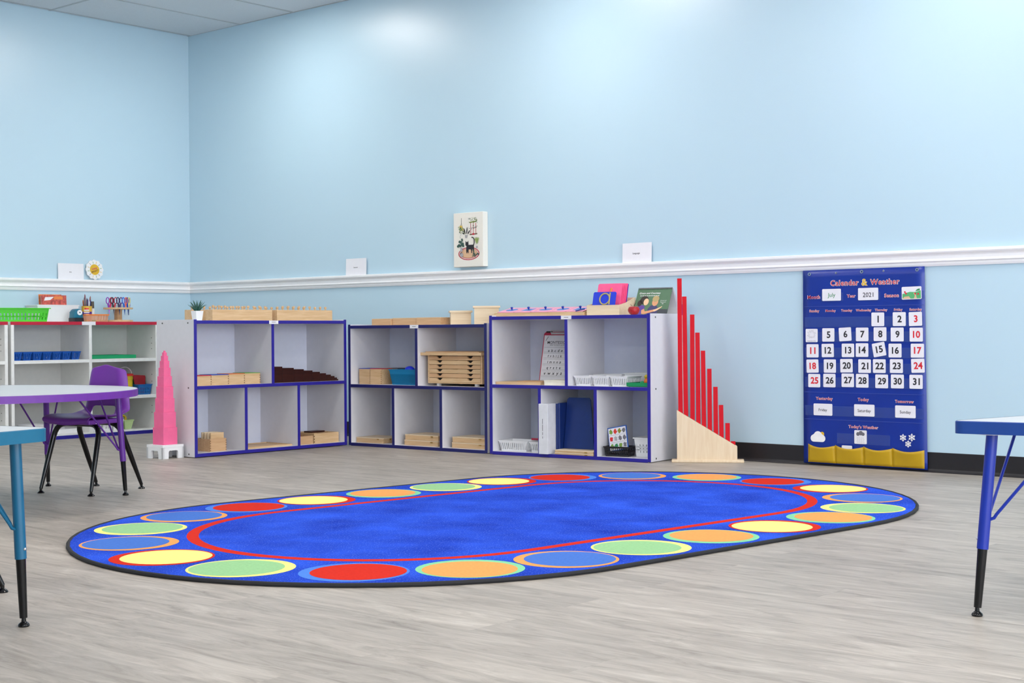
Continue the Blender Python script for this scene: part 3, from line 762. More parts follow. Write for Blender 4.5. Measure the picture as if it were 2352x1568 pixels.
# --- cabinet three: cubbies
def clipboard():
    base = B3 @ T3(.200, .225, Z3M) @ RZ(.05) @ RX(math.radians(-13))
    t = thing('clipboard', 'red edged clipboard with handwriting alphabet sheet', 'clipboard', base=base)
    w, h = .225, .318
    RB = mat('clipboard_red', 'b41c40', .4)
    mb(RB).prism([(0, 0), (w, 0), (w, h-.012), (w-.012, h), (.012, h), (0, h-.012)], 0, .004, 'y').build('board', t)
    q = mb(mat('sheet_white', 'dfdee2', .7)).box(.006, w-.006, -.0012, -.0002, .006, h-.022)
    q.m(GREY)
    rows = ['abcde', 'fghijk', 'lmnop', 'qrstu', 'vwxyz']
    for i in range(6):
        z = .222-.036*i; q.box(.012, w-.012, -.0016, -.0012, z, z+.001)
        if i: q.box(.012, w-.012, -.0016, -.0012, z+.008, z+.0088)
    q.m(DARK)
    q.text('MONTESSORI', FACE @ T3(.104, .252, .0018), w=.145, off=.004)
    q.text('letter formation guide', FACE @ T3(.100, .236, .0018), w=.10, shear=.2)
    for i, r in enumerate(rows): q.text('  '.join(r), FACE @ T3(.092, .202-.036*i, .0018), off=.02, h=.019 if any(c in 'gjpqy' for c in r) else .016, shear=.15)
    q.tube([(.018, -.002, .262), (.026, -.002, .276), (.034, -.002, .288)], .0012, 5)
    q.build('sheet', t)
    c = mb(CHROME); c.box(.055, w-.03, -.010, .006, h-.018, h-.006); c.tube([(.055, -.01, h-.012), (.055, -.016, h+.004), (w-.03, -.016, h+.004), (w-.03, -.01, h-.012)], .0022, 6)
    c.m(BLACKP).box(.016, .055, -.003, .0045, h-.006, h+.003); c.box(w-.034, w-.022, -.012, .005, h-.024, h-.004); c.build('clip', t)
clipboard()
t = thing('wooden_tray', 'thin wooden tray lying below the clipboard', 'tray', (.024, .03, Z3M), 0, base=B3); mb(BIRCH).box(0, .32, 0, .17, 0, .016, .001, 1).build('tray', t); mb(BEECH).box(.14, .318, .02, .15, .016, .022).build('insert_board', t)
t = thing('cream_box', 'low cream cardboard box in front of the clipboard', 'box', (.376, .02, Z3M), 0, base=B3); mb(CREAM).box(0, .15, 0, .17, 0, .022, .001, 1).build('body', t); mb(CREAM).box(-.001, .151, -.001, .171, .0222, .029).build('lid', t)
GB = 'white slotted baskets in upper right cubby'
for lb, x, y in (('leftmost white slotted basket in upper right cubby', .622, .125), ('middle white slotted basket in upper right cubby', .742, .125), ('third white slotted basket, behind the green tray', .862, .125)):
    t = thing('white_basket', lb, 'basket', (x, y, Z3M), 0, GB, base=B3); basket(mb(WHITEP), .113, .16, .057, .84, 9, 11, .0022, .22, .16, 1, .003, .45).build('basket', t)
t = thing('white_basket', 'white slotted basket at the back of upper right cubby', 'basket', (.86, .30, Z3M), 0, GB, base=B3); basket(mb(WHITEP), .15, .12, .07, .84, 10, 9, .0022, .22, .16, 1, .003, .45).build('basket', t)
t = thing('white_basket', 'white slotted basket second along the back, upper right cubby', 'basket', (.66, .32, Z3M), 0, GB, base=B3); basket(mb(WHITEP), .19, .12, .06, .84, 12, 9, .0022, .22, .16, 1, .003, .45).build('basket', t)
t = thing('green_tray', 'small green plastic tray at right of upper right cubby', 'tray', (.927, .022, Z3M), 0, base=B3)
q = mb(DGRN); q.prism([(.008, .008), (.132, .008), (.132, .152), (.008, .152)], 0, .004); q.box(0, .14, 0, .008, .004, .024); q.box(0, .14, .152, .16, .004, .024); q.box(0, .008, .008, .152, .004, .024); q.box(.132, .14, .008, .152, .004, .024); q.build('tray', t)
t = thing('plastic_toy', 'little orange and yellow toy standing in the green tray', 'toy', (1.035, .07, Z3M+.0042), 0, base=B3)
mb(ORNG).ball((0, 0, .024), .022, .018, .024).build('body', t, smooth=True); mb(YPL).ball((-.004, -.004, .052), .014, .012, .012).build('head', t, smooth=True); mb(GRNT).ball((-.03, -.005, .018), .014, .012, .010).build('tail', t, smooth=True)
t = thing('white_basket', 'white slotted basket alone at left of lower left cubby', 'basket', (.130, .125, Z3B), .02, base=B3); basket(mb(WHITEP), .204, .15, .062, .86, 14, 9, .0024, .22, .16, 1, .004, .45).build('basket', t)
t = thing('white_basket', 'white slotted basket beside the white binder, lower left cubby', 'basket', (.2915, .14, Z3B), 0, base=B3); basket(mb(WHITEP), .094, .16, .060, .86, 7, 10, .0024, .22, .16, 1, .004, .45).build('basket', t)
t = thing('red_marker', 'red marker lying across the baskets by the white binder', 'marker', (.215, .125, Z3B+.0645), .2, base=B3); mb(mat('marker_red', 'b01c40', .4)).tube([(0,0,.006), (.085,0,.006)], .0065, 10).build('barrel', t, smooth=True); mb(mat('marker_cap', '8c1430', .4)).tube([(.083,0,.006), (.1,0,.006)], .0075, 10).build('cap', t, smooth=True)
def binder(label, x, y, z, w, d, h, m, lean=0, txt=False, base=B3):
    bs = base @ T3(x, y, z) @ RY(lean)
    t = thing('ring_binder', label, 'binder', base=bs)
    q = mb(m); q.box(0, .003, .004, d, 0, h, .001, 1); q.box(w-.003, w, .004, d, 0, h, .001, 1); q.box(0, w, 0, .004, 0, h, .001, 1); q.build('cover', t)
    mb(PAPER).box(.004, w-.004, .006, d-.012, .006, h-.012).build('papers', t)
    if txt:
        q = mb(GREY)
        for j, (z, l_) in enumerate(((.66, .012), (.60, .018), (.53, .016), (.46, .020), (.38, .016), (.31, .012))): q.box(w*.42, w*.47, -.0008, -.0002, h*z, h*z+l_)
        q.build('spine_print', t)
    return t
binder('thick white ring binder standing at the left, lower middle cubby', .3655, -.025, Z3B+.0006, .062, .27, .290, mat('binder_white', 'dcdde4', .35), 0, True)
binder('thin navy binder next to the white binder', .4295, .06, Z3B+.0006, .0115, .24, .288, NAVYB)
binder('thin navy binder just left of the leaning folder', .443, .06, Z3B+.0006, .0115, .24, .292, NAVYB)
def folder():
    bs = B3 @ T3(.458, .100, Z3B+.0285) @ RY(0) @ RX(math.radians(-8))
    t = thing('leaning_folder', 'large navy folder leaning back behind wooden trays', 'folder', base=bs)
    mb(NAVYB).prism([(0, 0), (.205, 0), (.160, .285), (.150, .297), (.012, .297), (0, .285)], 0, .006, 'y').build('cover', t)
    mb(PAPER).prism([(.004, .004), (.199, .004), (.154, .285), (.005, .285)], .0062, .014, 'y').build('papers', t)
folder()
flat_tray('lower flat wooden board in front of navy folder', B3, .458, .002, Z3B+.0006, .262, .15, .012)
flat_tray('upper flat wooden board in front of navy folder', B3, .460, .002, Z3B+.0135, .258, .15, .014)
def black_basket():
    t = thing('black_basket', 'black plastic lattice basket holding a picture booklet', 'basket', (.834, .105, Z3B+.0006), .15, base=B3)
    basket(mb(BLACKP), .152, .11, .056, .9, 13, 8, .003, .2, .18, 2, .004, .30).build('basket', t)
    bs = B3 @ T3(.778, .085, Z3B+.022) @ RZ(.15) @ RX(math.radians(-14)) @ RY(-.20)
    t = thing('picture_booklet', 'blue edged picture booklet leaning in the black basket', 'booklet', base=bs)
    w, h = .116, .138
    mb(BLUEB).box(0, w, 0, .004, 0, h, .001, 1).build('cover', t)
    q = mb(PAPER).box(.004, w-.006, -.0012, -.0002, .004, h-.006); q.m(DARK)
    for i in range(1, 3): q.box(.006, w-.008, -.0016, -.0012, h-.006-i*.042, h-.0052-i*.042)
    pc = [LGRN, REDPL, mat('olive_ink', '8a8a2a', .6), GREY, NRED, mat('pale_ink', 'b0b0b4', .6), GREY, GREY, LGRN, GRN, LGRN, GREY]
    for i in range(12):
        c, r = i % 4, i//4; q.m(pc[i]); cx, cz = .019+.0262*c, h-.027-.042*r
        n = 12; q.poly([(cx+(.010+.003*math.sin(3*k+i))*math.cos(2*PI*k/n), -.0017, cz+(.014+.003*math.cos(2*k+i))*math.sin(2*PI*k/n)) for k in range(n)])
    q.build('picture_page', t)
black_basket()
t = thing('white_bin', 'white plastic bin with round holes in lower right cubby', 'bin', (.999, .19, Z3B+.0006), 0, base=B3)
basket(mb(WHITEP), .134, .19, .108, .88, 6, 7, .0028, .34, .22, 3, .006, .72).build('bin', t)

# ------------------------------------------------------------------ left shelf contents
def lbase(x, y, z, rz=0): return BL @ T3(x, y, z) @ RZ(rz)
t = thing('green_basket', 'lime green slotted basket at the left picture edge', 'basket', base=lbase(.145, .150, ZLT, -.25)); basket(mb(GRNB), .37, .17, .095, .92, 15, 10, .003, .36, .14, 2, .010, .55).build('basket', t)
t = thing('white_tub', 'plain white plastic tub behind the green basket', 'tub', base=lbase(.500, .300, ZLT))
q = mb(WHITEP); w, d, h = .330, .15, .122
q.lathe([(.7071*.92, 0), (.7071, h)], 4, False); q.lathe([(.7071*.9, .004), (.7071*.97, h)], 4, False); q.lathe([(.001, .002), (.7071*.92, .002)], 4, False); q.lathe([(.7071*.97, h), (.7071*1.03, h), (.7071*1.03, h-.008), (.7071, h-.008)], 4, False)
rm = RZ(PI/4)
for v in q.bm.verts: v.co = rm @ v.co; v.co.x *= w; v.co.y *= d
q.build('tub', t)
for i, (hx, lab, dx, dy, hh, ww) in enumerate((('c85a50', 'reddish patterned book in the white tub, nearer one', 0.0, 0, .186, .20), ('dc7840', 'orange topped picture book in the white tub, rear one', .0, .03, .192, .18))):
    tt = thing('picture_book', lab, 'book', base=lbase(.395+dx, .262+dy, ZLT+.006) @ RX(-.06))
    q = mb(mat('book_cov%d' % i, hx, .5, var=.5, scale=45)); q.box(0, ww, 0, .006, 0, hh); q.m(WINK)
    q.poly([(.02, -.0006, hh-.04), (.07, -.0006, hh-.035), (.10, -.0006, hh-.012), (.03, -.0006, hh-.015)]); q.m(mat('book_orange', 'ee8844', .5)).poly([(.1, -.0008, hh-.03), (.17, -.0008, hh-.03), (.17, -.0008, hh-.008), (.1, -.0008, hh-.008)]); q.build('cover', tt)
    mb(PAPER).box(.003, ww-.003, .006, .014, .003, hh-.003).build('pages', tt)
def sharpener():
    t = thing('pencil_sharpener', 'teal and black pencil sharpener beside the white tub', 'pencil sharpener', base=lbase(.572, .11, ZLT))
    prof = [(-.036, .028), (.036, .028), (.033, .065)] + [(.031*math.cos(a), .062+.031*math.sin(a)) for a in [PI*k/10 for k in range(11)]] + [(-.033, .065)]
    mb(mat('sharpener_teal', '14708c', .35)).prism(prof, -.03, .035, 'y', .003).build('housing', t, smooth=30)
    mb(BLACKP).box(-.038, .038, -.034, .04, 0, .028, .003).build('base', t)
    q = mb(WHITEP); q.at(T3(.006, -.032, .066) @ RX(PI/2)); q.cyl(0, 0, -.002, .004, .019, 24); q.m(BLACKP).cyl(0, 0, .004, .0045, .005, 12); q.build('pencil_hole_ring', t)
sharpener()
t = thing('orange_basket', 'clear sided orange rimmed basket of crayons', 'basket', base=lbase(.705, .12, ZLT))
basket(mb(mat('orange_translucent', 'f4b890', .3, alpha=.55)), .185, .14, .052, .93, 20, 14, .002, .01, .06, 1, .001, .5).build('basket', t)
q = mb(ORNG)
for a in ((-.096, .096, -.074, -.070), (-.096, .096, .070, .074), (-.096, -.092, -.07, .07), (.092, .096, -.07, .07)): q.box(*a, .046, .054)
q.build('rim', t)
cr = [('yellow', 'e8c020'), ('orange', 'f07020'), ('red orange', 'e84a20'), ('green', '4ca84c'), ('gold', 'd8a820'), ('peach', 'f0a078'), ('tan', 'c8a468')]
for i, (n, hx) in enumerate(cr):
    a = -.6+.35*i; o = mb(mat('crayon_'+n.replace(' ', '_'), hx, .5)); o.tube([(-.038, 0, 0), (.030, 0, 0), (.033, 0, 0), (.040, 0, 0)], [.0045, .0045, .003, .0015], 8)
    o = o.build('crayon', smooth=True); o.matrix_world = lbase(.640+.021*i, .095+.020*(i % 3), ZLT+.0085, 1.2+.05*i); tag(o, n+' crayon lying in the orange rimmed basket', 'crayon', 'crayons in the orange rimmed basket')
def pencil_cup():
    t = thing('pencil_cup', 'purple and yellow printed cup of pencils and markers', 'cup', base=lbase(.738, .235, ZLT, -.6))
    PC = mat('cup_purple', '5a2890', .4); q = mb(PC); q.lathe([(.032, 0), (.036, .075)], 24, False); q.lathe([(.001, .001), (.032, .001)], 24, False)
    q.m(mat('cup_yellow', 'e0b440', .4)).lathe([(.0364, .075), (.0372, .115), (.035, .115), (.034, .075)], 24, False)
    q.build('cup', t, smooth=True)
    q = mb(WINK)
    for k, (z, hw) in enumerate(((.085, .5), (.07, .55), (.055, .5))):
        n = 8; pts = []
        for i in range(n+1):
            a = -PI/2-hw+2*hw*i/n; pts.append((math.cos(a)*.0378, math.sin(a)*.0378))
        for i in range(n): q.poly([(*pts[i], z-.004), (*pts[i+1], z-.004), (*pts[i+1], z+.004), (*pts[i], z+.004)])
    q.m(REDPL)
    n = 8; pts = [(math.cos(-PI/2-.4+.8*i/n)*.0379, math.sin(-PI/2-.4+.8*i/n)*.0379) for i in range(n+1)]
    for i in range(n): q.poly([(*pts[i], .090), (*pts[i+1], .090), (*pts[i+1], .101), (*pts[i], .101)])
    q.build('printed_label', t)
    cols = [('brown', '9a4c3c', .175), ('purple', '6c4a9c', .155), ('maroon', '7a2438', .190), ('tan', 'c8905c', .15), ('rust', 'b05834', .145), ('grey', '74747c', .165), ('black', '2c2c34', .16), ('white', 'e8e8ec', .14), ('navy', '2c3a78', .15)]
    for i, (n, hx, L_) in enumerate(cols):
        a = 2*PI*i/len(cols); r = .020
        tt = thing('pencil', n+' pencil standing in the purple printed cup', 'pencil', base=lbase(.738+.012*math.cos(a), .235+.012*math.sin(a), ZLT+.003) @ RY(.10*math.cos(a)) @ RX(-.10*math.sin(a)), group='pencils in the printed cup')
        mb(mat('pencil_'+n, hx, .5)).cyl(0, 0, 0, L_, .0042, 8).build('barrel', tt, smooth=True)
        mb(mat('tip_'+n, hx, .4)).cyl(0, 0, L_, L_+.012, .0038, 8, .001).build('tip', tt, smooth=True)
pencil_cup()
t = thing('glue_bottle', 'slim white bottle with dark cap right of the pencil cup', 'bottle', base=lbase(.795, .25, ZLT))
mb(WHITEP).lathe([(.014, 0), (.015, .09), (.012, .1)], 16).build('bottle', t, smooth=True); mb(mat('cap_grey', '5c564c', .5)).lathe([(.013, .1), (.012, .15)], 16).build('cap', t, smooth=True)
def scissor_rack():
    t = thing('scissors_rack', 'round two tier wooden scissors rack', 'scissors rack', base=lbase(.945, .15, ZLT))
    mb(BIRCH).cyl(0, 0, 0, .014, .105, 32).build('base_disc', t, smooth=30); mb(BEECH).box(-.02, .02, -.02, .02, .014, .092).build('post', t); 
    mb(BIRCH).cyl(0, 0, .092, .105, .105, 32).build('top_disc', t, smooth=30)
    sc = [('purple and pink', '8c3cb4', 'e83c6c'), ('black and red', '20242c', 'c02c3c'), ('navy and violet', '1c2454', '5a2470'), ('blue and coral', '1464d0', 'e86450'), ('blue and yellow', '1c50c0', 'e8e090'), ('black and purple', '283048', '3c1c90')]
    for i, (n, a_, c_) in enumerate(sc):
        a = PI+PI*(i+.5)/6 if False else (-PI+PI*(i+.35)/6.0)
        x, y = .082*math.cos(a), .082*math.sin(a)*.75
        tt = thing('scissors', n+' handled scissors hanging in the round rack', 'scissors', group='scissors in the round rack'); tt.matrix_world = lbase(.945, .15, ZLT) @ T3(x, y, .105) @ RZ(.2*(i-2.5))
        for s, hx in ((-1, a_), (1, c_)):
            q = mb(mat('handle_'+hx, hx, .4)); n2 = 14
            q.tube([(s*.0125+.0105*math.cos(2*PI*k/n2), .0, .050+.023*math.sin(2*PI*k/n2)) for k in range(n2)], .0035, 6, True); q.tube([(s*.010, 0, .030), (s*.004, 0, .0)], [.006, .007], 8)
            q.build('handle', tt, smooth=True)
            q = mb(mat('blade_'+hx, hx if s < 0 else '8a8c98', .3, metal=.3)); q.prism([(s*.001, -.055), (s*.007, -.01), (s*.006, .004), (-s*.002, .004)], -.0012+.0012*s, .0008+.0012*s, 'y'); q.build('blade', tt)
scissor_rack()
t = thing('clear_jar', 'clear plastic container behind the scissors rack', 'container', base=lbase(1.065, .30, ZLT))
q = mb(CLEARP); q.box(-.055, .055, -.05, .05, 0, .12, .006); q.build('jar', t); mb(mat('clear_lid', 'e4e8ee', .3, alpha=.7)).box(-.058, .058, -.053, .053, .1205, .132, .003).build('lid', t)

# blue baskets in a row, green tray
nb = ['leftmost', 'second', 'third', 'fourth', 'fifth', 'sixth', 'rightmost']
bb = None
for k in range(7):
    Mx = BL @ T3(.073+.0755*k, .115, ZL1); lb = nb[k]+' small blue slotted basket in the upper left cubby row'
    if bb is None:
        bb = thing('blue_basket', lb, 'basket', group='row of small blue baskets'); bb.matrix_world = Mx
        basket(mb(BLUEB), .0695, .15, .058, .80, 5, 9, .002, .2, .12, 1, .002, .55).build('basket', bb)
    else: dup(bb, lb, Mx)
t = thing('green_tray', 'long bright green tray in the upper right cubby', 'tray', base=lbase(.655, .09, ZL1))
q = mb(GRNT); q.box(0, .40, 0, .26, 0, .006); q.box(0, .40, 0, .008, .006, .026); q.box(0, .4, .252, .26, .006, .026); q.box(0, .008, .008, .252, .006, .026); q.box(.392, .4, .008, .252, .006, .026); q.build('tray', t)
def bucket():
    t = thing('yellow_bucket', 'yellow bucket with red lid and wire handle', 'bucket', base=lbase(.976, .12, ZL2))
    mb(YPL).lathe([(.050, 0), (.055, .03), (.055, .034), (.056, .11), (.058, .112), (.058, .138)], 28).build('body', t, smooth=30)
    mb(REDPL).lathe([(.062, .138), (.062, .152), (.056, .155), (.004, .155)], 28).build('lid', t, smooth=30)
    q = mb(WHITEP); q.tube([(.060*math.cos(a), 0, .148+.055*math.sin(a)) for a in [PI*k/14 for k in range(15)]], .0028, 6); q.build('handle', t, smooth=True)
bucket()
t = thing('blue_basket', 'blue plastic basket holding red and green folders', 'basket', base=lbase(1.100, .13, ZL2)); basket(mb(mat('mid_blue_plastic', '1668b0', .4)), .116, .17, .075, .88, 8, 8, .0026, .3, .1, 2, .004, .6).build('basket', t)
for i, (n, hx, dx) in enumerate((('red', 'a81424', 0), ('dark green', '2c7c44', .004), ('light green', '6cb878', .008))):
    tt = thing('paper_folder', n+' folder leaning in the blue basket', 'folder', base=lbase(1.062+dx, .10+.022*i, ZL2+.004) @ RX(-.12), group='folders in the blue basket')
    mb(mat('folder_'+n.replace(' ', '_'), hx, .5)).prism([(0, 0), (.075, 0), (.090, .125), (.086, .135), (-.018, .142)], 0, .004, 'y').build('cover', tt)
# low cubbies
for k in range(3):
    t = thing('white_bin', ['left', 'middle', 'right'][k]+' white bin with round holes in the lowest cubby', 'bin', base=lbase(.690+.092*k, .13, ZLB), group='white bins in the lowest cubby')
    basket(mb(WHITEP), .085, .16, .075, .9, 4, 6, .0026, .3, .2, 2, .003, .72).build('bin', t)
t = thing('pale_green_tub', 'pale green tub with yellow ring beside the chair leg', 'tub', base=lbase(.990, .13, ZLB))
q = mb(MINT); q.lathe([(.038, 0), (.055, .058), (.060, .060), (.060, .068), (.053, .068), (.037, .006)], 4, False); q.lathe([(.001, .003), (.038, .003)], 4, False); q.build('tub', t, rot=(0, 0, PI/4))
o = mb(YPL).tube([(.018*math.cos(2*PI*k/16), .006*math.sin(2*PI*k/16), .018*math.sin(2*PI*k/16)) for k in range(16)], .008, 8, True).build('yellow_ring', smooth=True); o.matrix_world = lbase(.970, .13, ZLB+.078); tag(o, 'yellow ring toy resting in the pale green tub', 'toy')
t = thing('white_dish', 'shallow white scooped dish in the lowest left cubby', 'dish', base=lbase(.225, .13, ZLB))
q = mb(WHITEP); q.lathe([(.05, 0), (.085, .045), (.098, .072), (.094, .073), (.07, .03), (.03, .006), (.001, .004)], 28, False); q.build('dish', t, smooth=True)
t = thing('white_tray', 'flat white tray at right of the lowest left cubby', 'tray', base=lbase(.34, .08, ZLB)); open_box(mb(WHITEP), .24, .2, .03, .003).build('tray', t)

# ------------------------------------------------------------------ pink tower
PT = T3(2.214, -1.846, 0) @ RZ(.03)
def tower():
    t = thing('tower_stand', 'white footed stand under the pink tower', 'stand', base=PT)
    s, h, p = .076, .080, .013
    mb(WHITEP).box(-s, s, -s, s, h-.016, h, .001, 1).build('top_plate', t)
    for k in range(4):
        q = mb(WHITEP); q.at(RZ(PI/2*k))
        pts = [(-s, 0), (-.034, 0), (-.034, .036), (-.031, .044), (-.024, .047), (.024, .047), (.031, .044), (.034, .036), (.034, 0), (s, 0), (s, h-.0162), (-s, h-.0162)]
        q.prism(pts, -s, -s+p, 'y'); q.build('apron_leg', t)
    z = h; nm = ['largest, bottom', 'second from bottom', 'third from bottom', 'fourth from bottom', 'fifth from bottom', 'fifth from top', 'fourth from top', 'third from top', 'second from top', 'smallest, topmost']
    for k in range(10):
        e = (10-k)*.01
        solo(mb(PINKP).box(-e/2, e/2, -e/2, e/2, 0, e, min(.0008, e*.05), 1), 'tower_cube', nm[k]+' pink wooden cube of the tower', 'wooden cube', (0, 0, z), 0, 'pink tower cubes', base=PT)
        z += e
tower()

# ------------------------------------------------------------------ red rods in their stand
RB = T3(4.775, -.338, 0) @ RZ(math.atan2(.208, .326))
def rods():
    t = thing('rod_stand', 'pale wooden sloping stand holding the red rods', 'stand', base=RB)
    mb(PLY).box(-.006, .390, 0, .078, 0, .016, .004).build('base_board', t)
    tr = [(.024, .016), (.353, .016), (.353, .088), (.346, .094), (.030, .286), (.024, .290)]
    mb(PLY).prism(tr, .010, .020, 'y').build('front_board', t)
    mb(PLY).prism(tr, .050, .060, 'y').build('back_board', t)
    xb = [.045, .076, .109, .143, .174, .205, .238, .269, .302, .331]
    xt = [.042, .068, .111, .139, .169, .203, .236, .266, .301, .331]
    nm = ['longest', 'second longest', 'third longest', 'fourth longest', 'fifth longest', 'fifth shortest', 'fourth shortest', 'third shortest', 'second shortest', 'shortest']
    for k in range(10):
        L_ = 1.0-.1*k
        Mx = RB @ T3(xb[k], .035, .0165) @ RY(math.atan2(xt[k]-xb[k], L_))
        o = mb(REDP).box(-.0122, .0122, -.0122, .0122, 0, L_, .0006, 1).build('red_rod'); o.matrix_world = Mx; tag(o, nm[k]+' red wooden rod in the sloping stand', 'rod', 'red rods')
rods()

# ------------------------------------------------------------------ tables and chairs
def tube_leg(t, foot, topxy, ztop, m, zsl=.17, r=.0145):
    """a leg whose children are sleeve, lower tube and glide; foot and top in the table's frame"""
    fx, fy = foot; tx, ty = topxy
    def P(z): u = z/ztop; return (fx+(tx-fx)*u, fy+(ty-fy)*u, z)
    o = mb(m).tube([P(zsl), P(ztop)], r, 20).build('leg', t, smooth=True)
    mb(BLACKM).tube([P(.022), P(.035), P(zsl+.004), P(zsl+.01)], [r*.66, r*.68, r*.86, r*.86], 18).build('lower_tube', o, smooth=True)
    q = mb(BLACKM); q.lathe([(.013, .0), (.0145, .003), (.013, .007), (.006, .013), (.005, .024)], 18, True, (P(.01)[0], P(.01)[1], 0)); q.build('glide', o, smooth=True)
    mb(CHROME).ball(tuple(Vector(P(zsl+.025))+Vector((-r, 0, 0))), .004, .004, .004, 8, 6).build('set_screw', o, smooth=True)
    q = mb(WHITEP); q.cyl(tx, ty, ztop-.002, ztop, .034, 16); q.build('mount_plate', o)
    return P
def braces(t, P, m, ends, zj=.245, ztop=.46, r=.0042):
    j = Vector(P(zj))
    for e in ends:
        d = (Vector((e[0], e[1], 0))-Vector((j.x, j.y, 0))).normalized()
        a = j+d*.016; a.z = zj+.004
        mb(m).tube([j+d*.012, a+d*.006, a+d*.012+Vector((0, 0, .01)), (e[0], e[1], ztop)], r, 8).build('brace', t, smooth=True)
def table_top(t, poly, z0, z1, edge):
    q = mb(TOPG); q.prism(poly, z0+.0005, z1, 'z'); q.build('table_top', t)
    n = len(poly); e = mb(edge)
    cx = sum(p[0] for p in poly)/n; cy = sum(p[1] for p in poly)/n
    o = []
    for i in range(n):
        a, b_, c = Vector(poly[i-1]), Vector(poly[i]), Vector(poly[(i+1) % n])
        n1 = Vector(((b_-a).y, -(b_-a).x)).normalized(); n2 = Vector(((c-b_).y, -(c-b_).x)).normalized()
        nn = (n1+n2).normalized(); o.append((b_.x+nn.x*.003, b_.y+nn.y*.003))
    for i in range(n):
        j = (i+1) % n
        e.poly([(*o[i], z0), (*o[j], z0), (*o[j], z1-.0015), (*o[i], z1-.0015)])
        e.poly([(*o[i], z1-.0015), (*o[j], z1-.0015), (*poly[j], z1+.0004), (*poly[i], z1+.0004)])
        e.poly([(*o[j], z0), (*o[i], z0), (*poly[i], z0), (*poly[j], z0)])
    e.build('edge_band', t)
def rrect(x0, x1, y0, y1, r, n=8):
    pts = []
    for cx, cy, a0 in ((x1-r, y0+r, -PI/2), (x1-r, y1-r, 0), (x0+r, y1-r, PI/2), (x0+r, y0+r, PI)):
        pts += [(cx+r*math.cos(a0+PI/2*k/n), cy+r*math.sin(a0+PI/2*k/n)) for k in range(n+1)]
    return pts
def rect_table(label, base, w, d, edge, metal, h, inset, splay, cut=0, rad=.03):
    t = thing('activity_table', label, 'table', base=base)
    table_top(t, [(x+cut*(y/d)*(1-2*x/w), y) for x, y in rrect(0, w, 0, d, rad)], h-.032, h, edge)
    for (cx, cy, sx, sy) in ((inset[0], inset[1], 1, 1), (w-inset[0], inset[1], -1, 1), (inset[0]+cut, d-inset[1], 1, -1), (w-inset[0]-cut, d-inset[1], -1, -1)):
        P = tube_leg(t, (cx-sx*splay, cy-sy*splay), (cx, cy), h-.033, metal)
        braces(t, P, metal, [(cx+sx*.17, cy+sy*.02), (cx+sx*.02, cy+sy*.17)], ztop=h-.033)
    return t
# round purple table
def round_table():
    h = .4900; t = thing('activity_table', 'round table with purple edge in front of the purple chair', 'table', (3.48, -3.73, 0), 0)
    R = .67; table_top(t, [(R*math.cos(2*PI*i/72), R*math.sin(2*PI*i/72)) for i in range(72)], h-.030, h, PURPE)
    for k in range(4):
        a = math.radians([52, 128, 232, 308][k])
        fx, fy = (.210, .603) if k == 0 else (-.425, .601) if k == 1 else (-.44, -.47) if k == 2 else (.44, -.47)
        P = tube_leg(t, (fx, fy), (fx*.93, fy*.955), h-.031, PURPM, .155, .0135)
        s = 1 if fx > 0 else -1; u = 1 if fy > 0 else -1
        braces(t, P, PURPM, [(fx*.93-.14*(1 if fx > 0 else -1), fy*.93), (fx*.8, fy*.955-.20*(1 if fy > 0 else -1))], .205, h-.031)
round_table()
rect_table('teal edged rectangular table cut off at the left picture edge', T3(6.048, -4.944, 0) @ RZ(math.radians(180+14)), .76, 1.2, TEALE, TEALM, .499, (.102, .026), .012, 0, .05)
rect_table('royal blue edged rectangular table cut off at the right picture edge', T3(7.702, -3.407, 0) @ RZ(math.radians(8)), 1.4, .72, BLUEE, BLUEM, .495, (.090, .05), .032, .28)

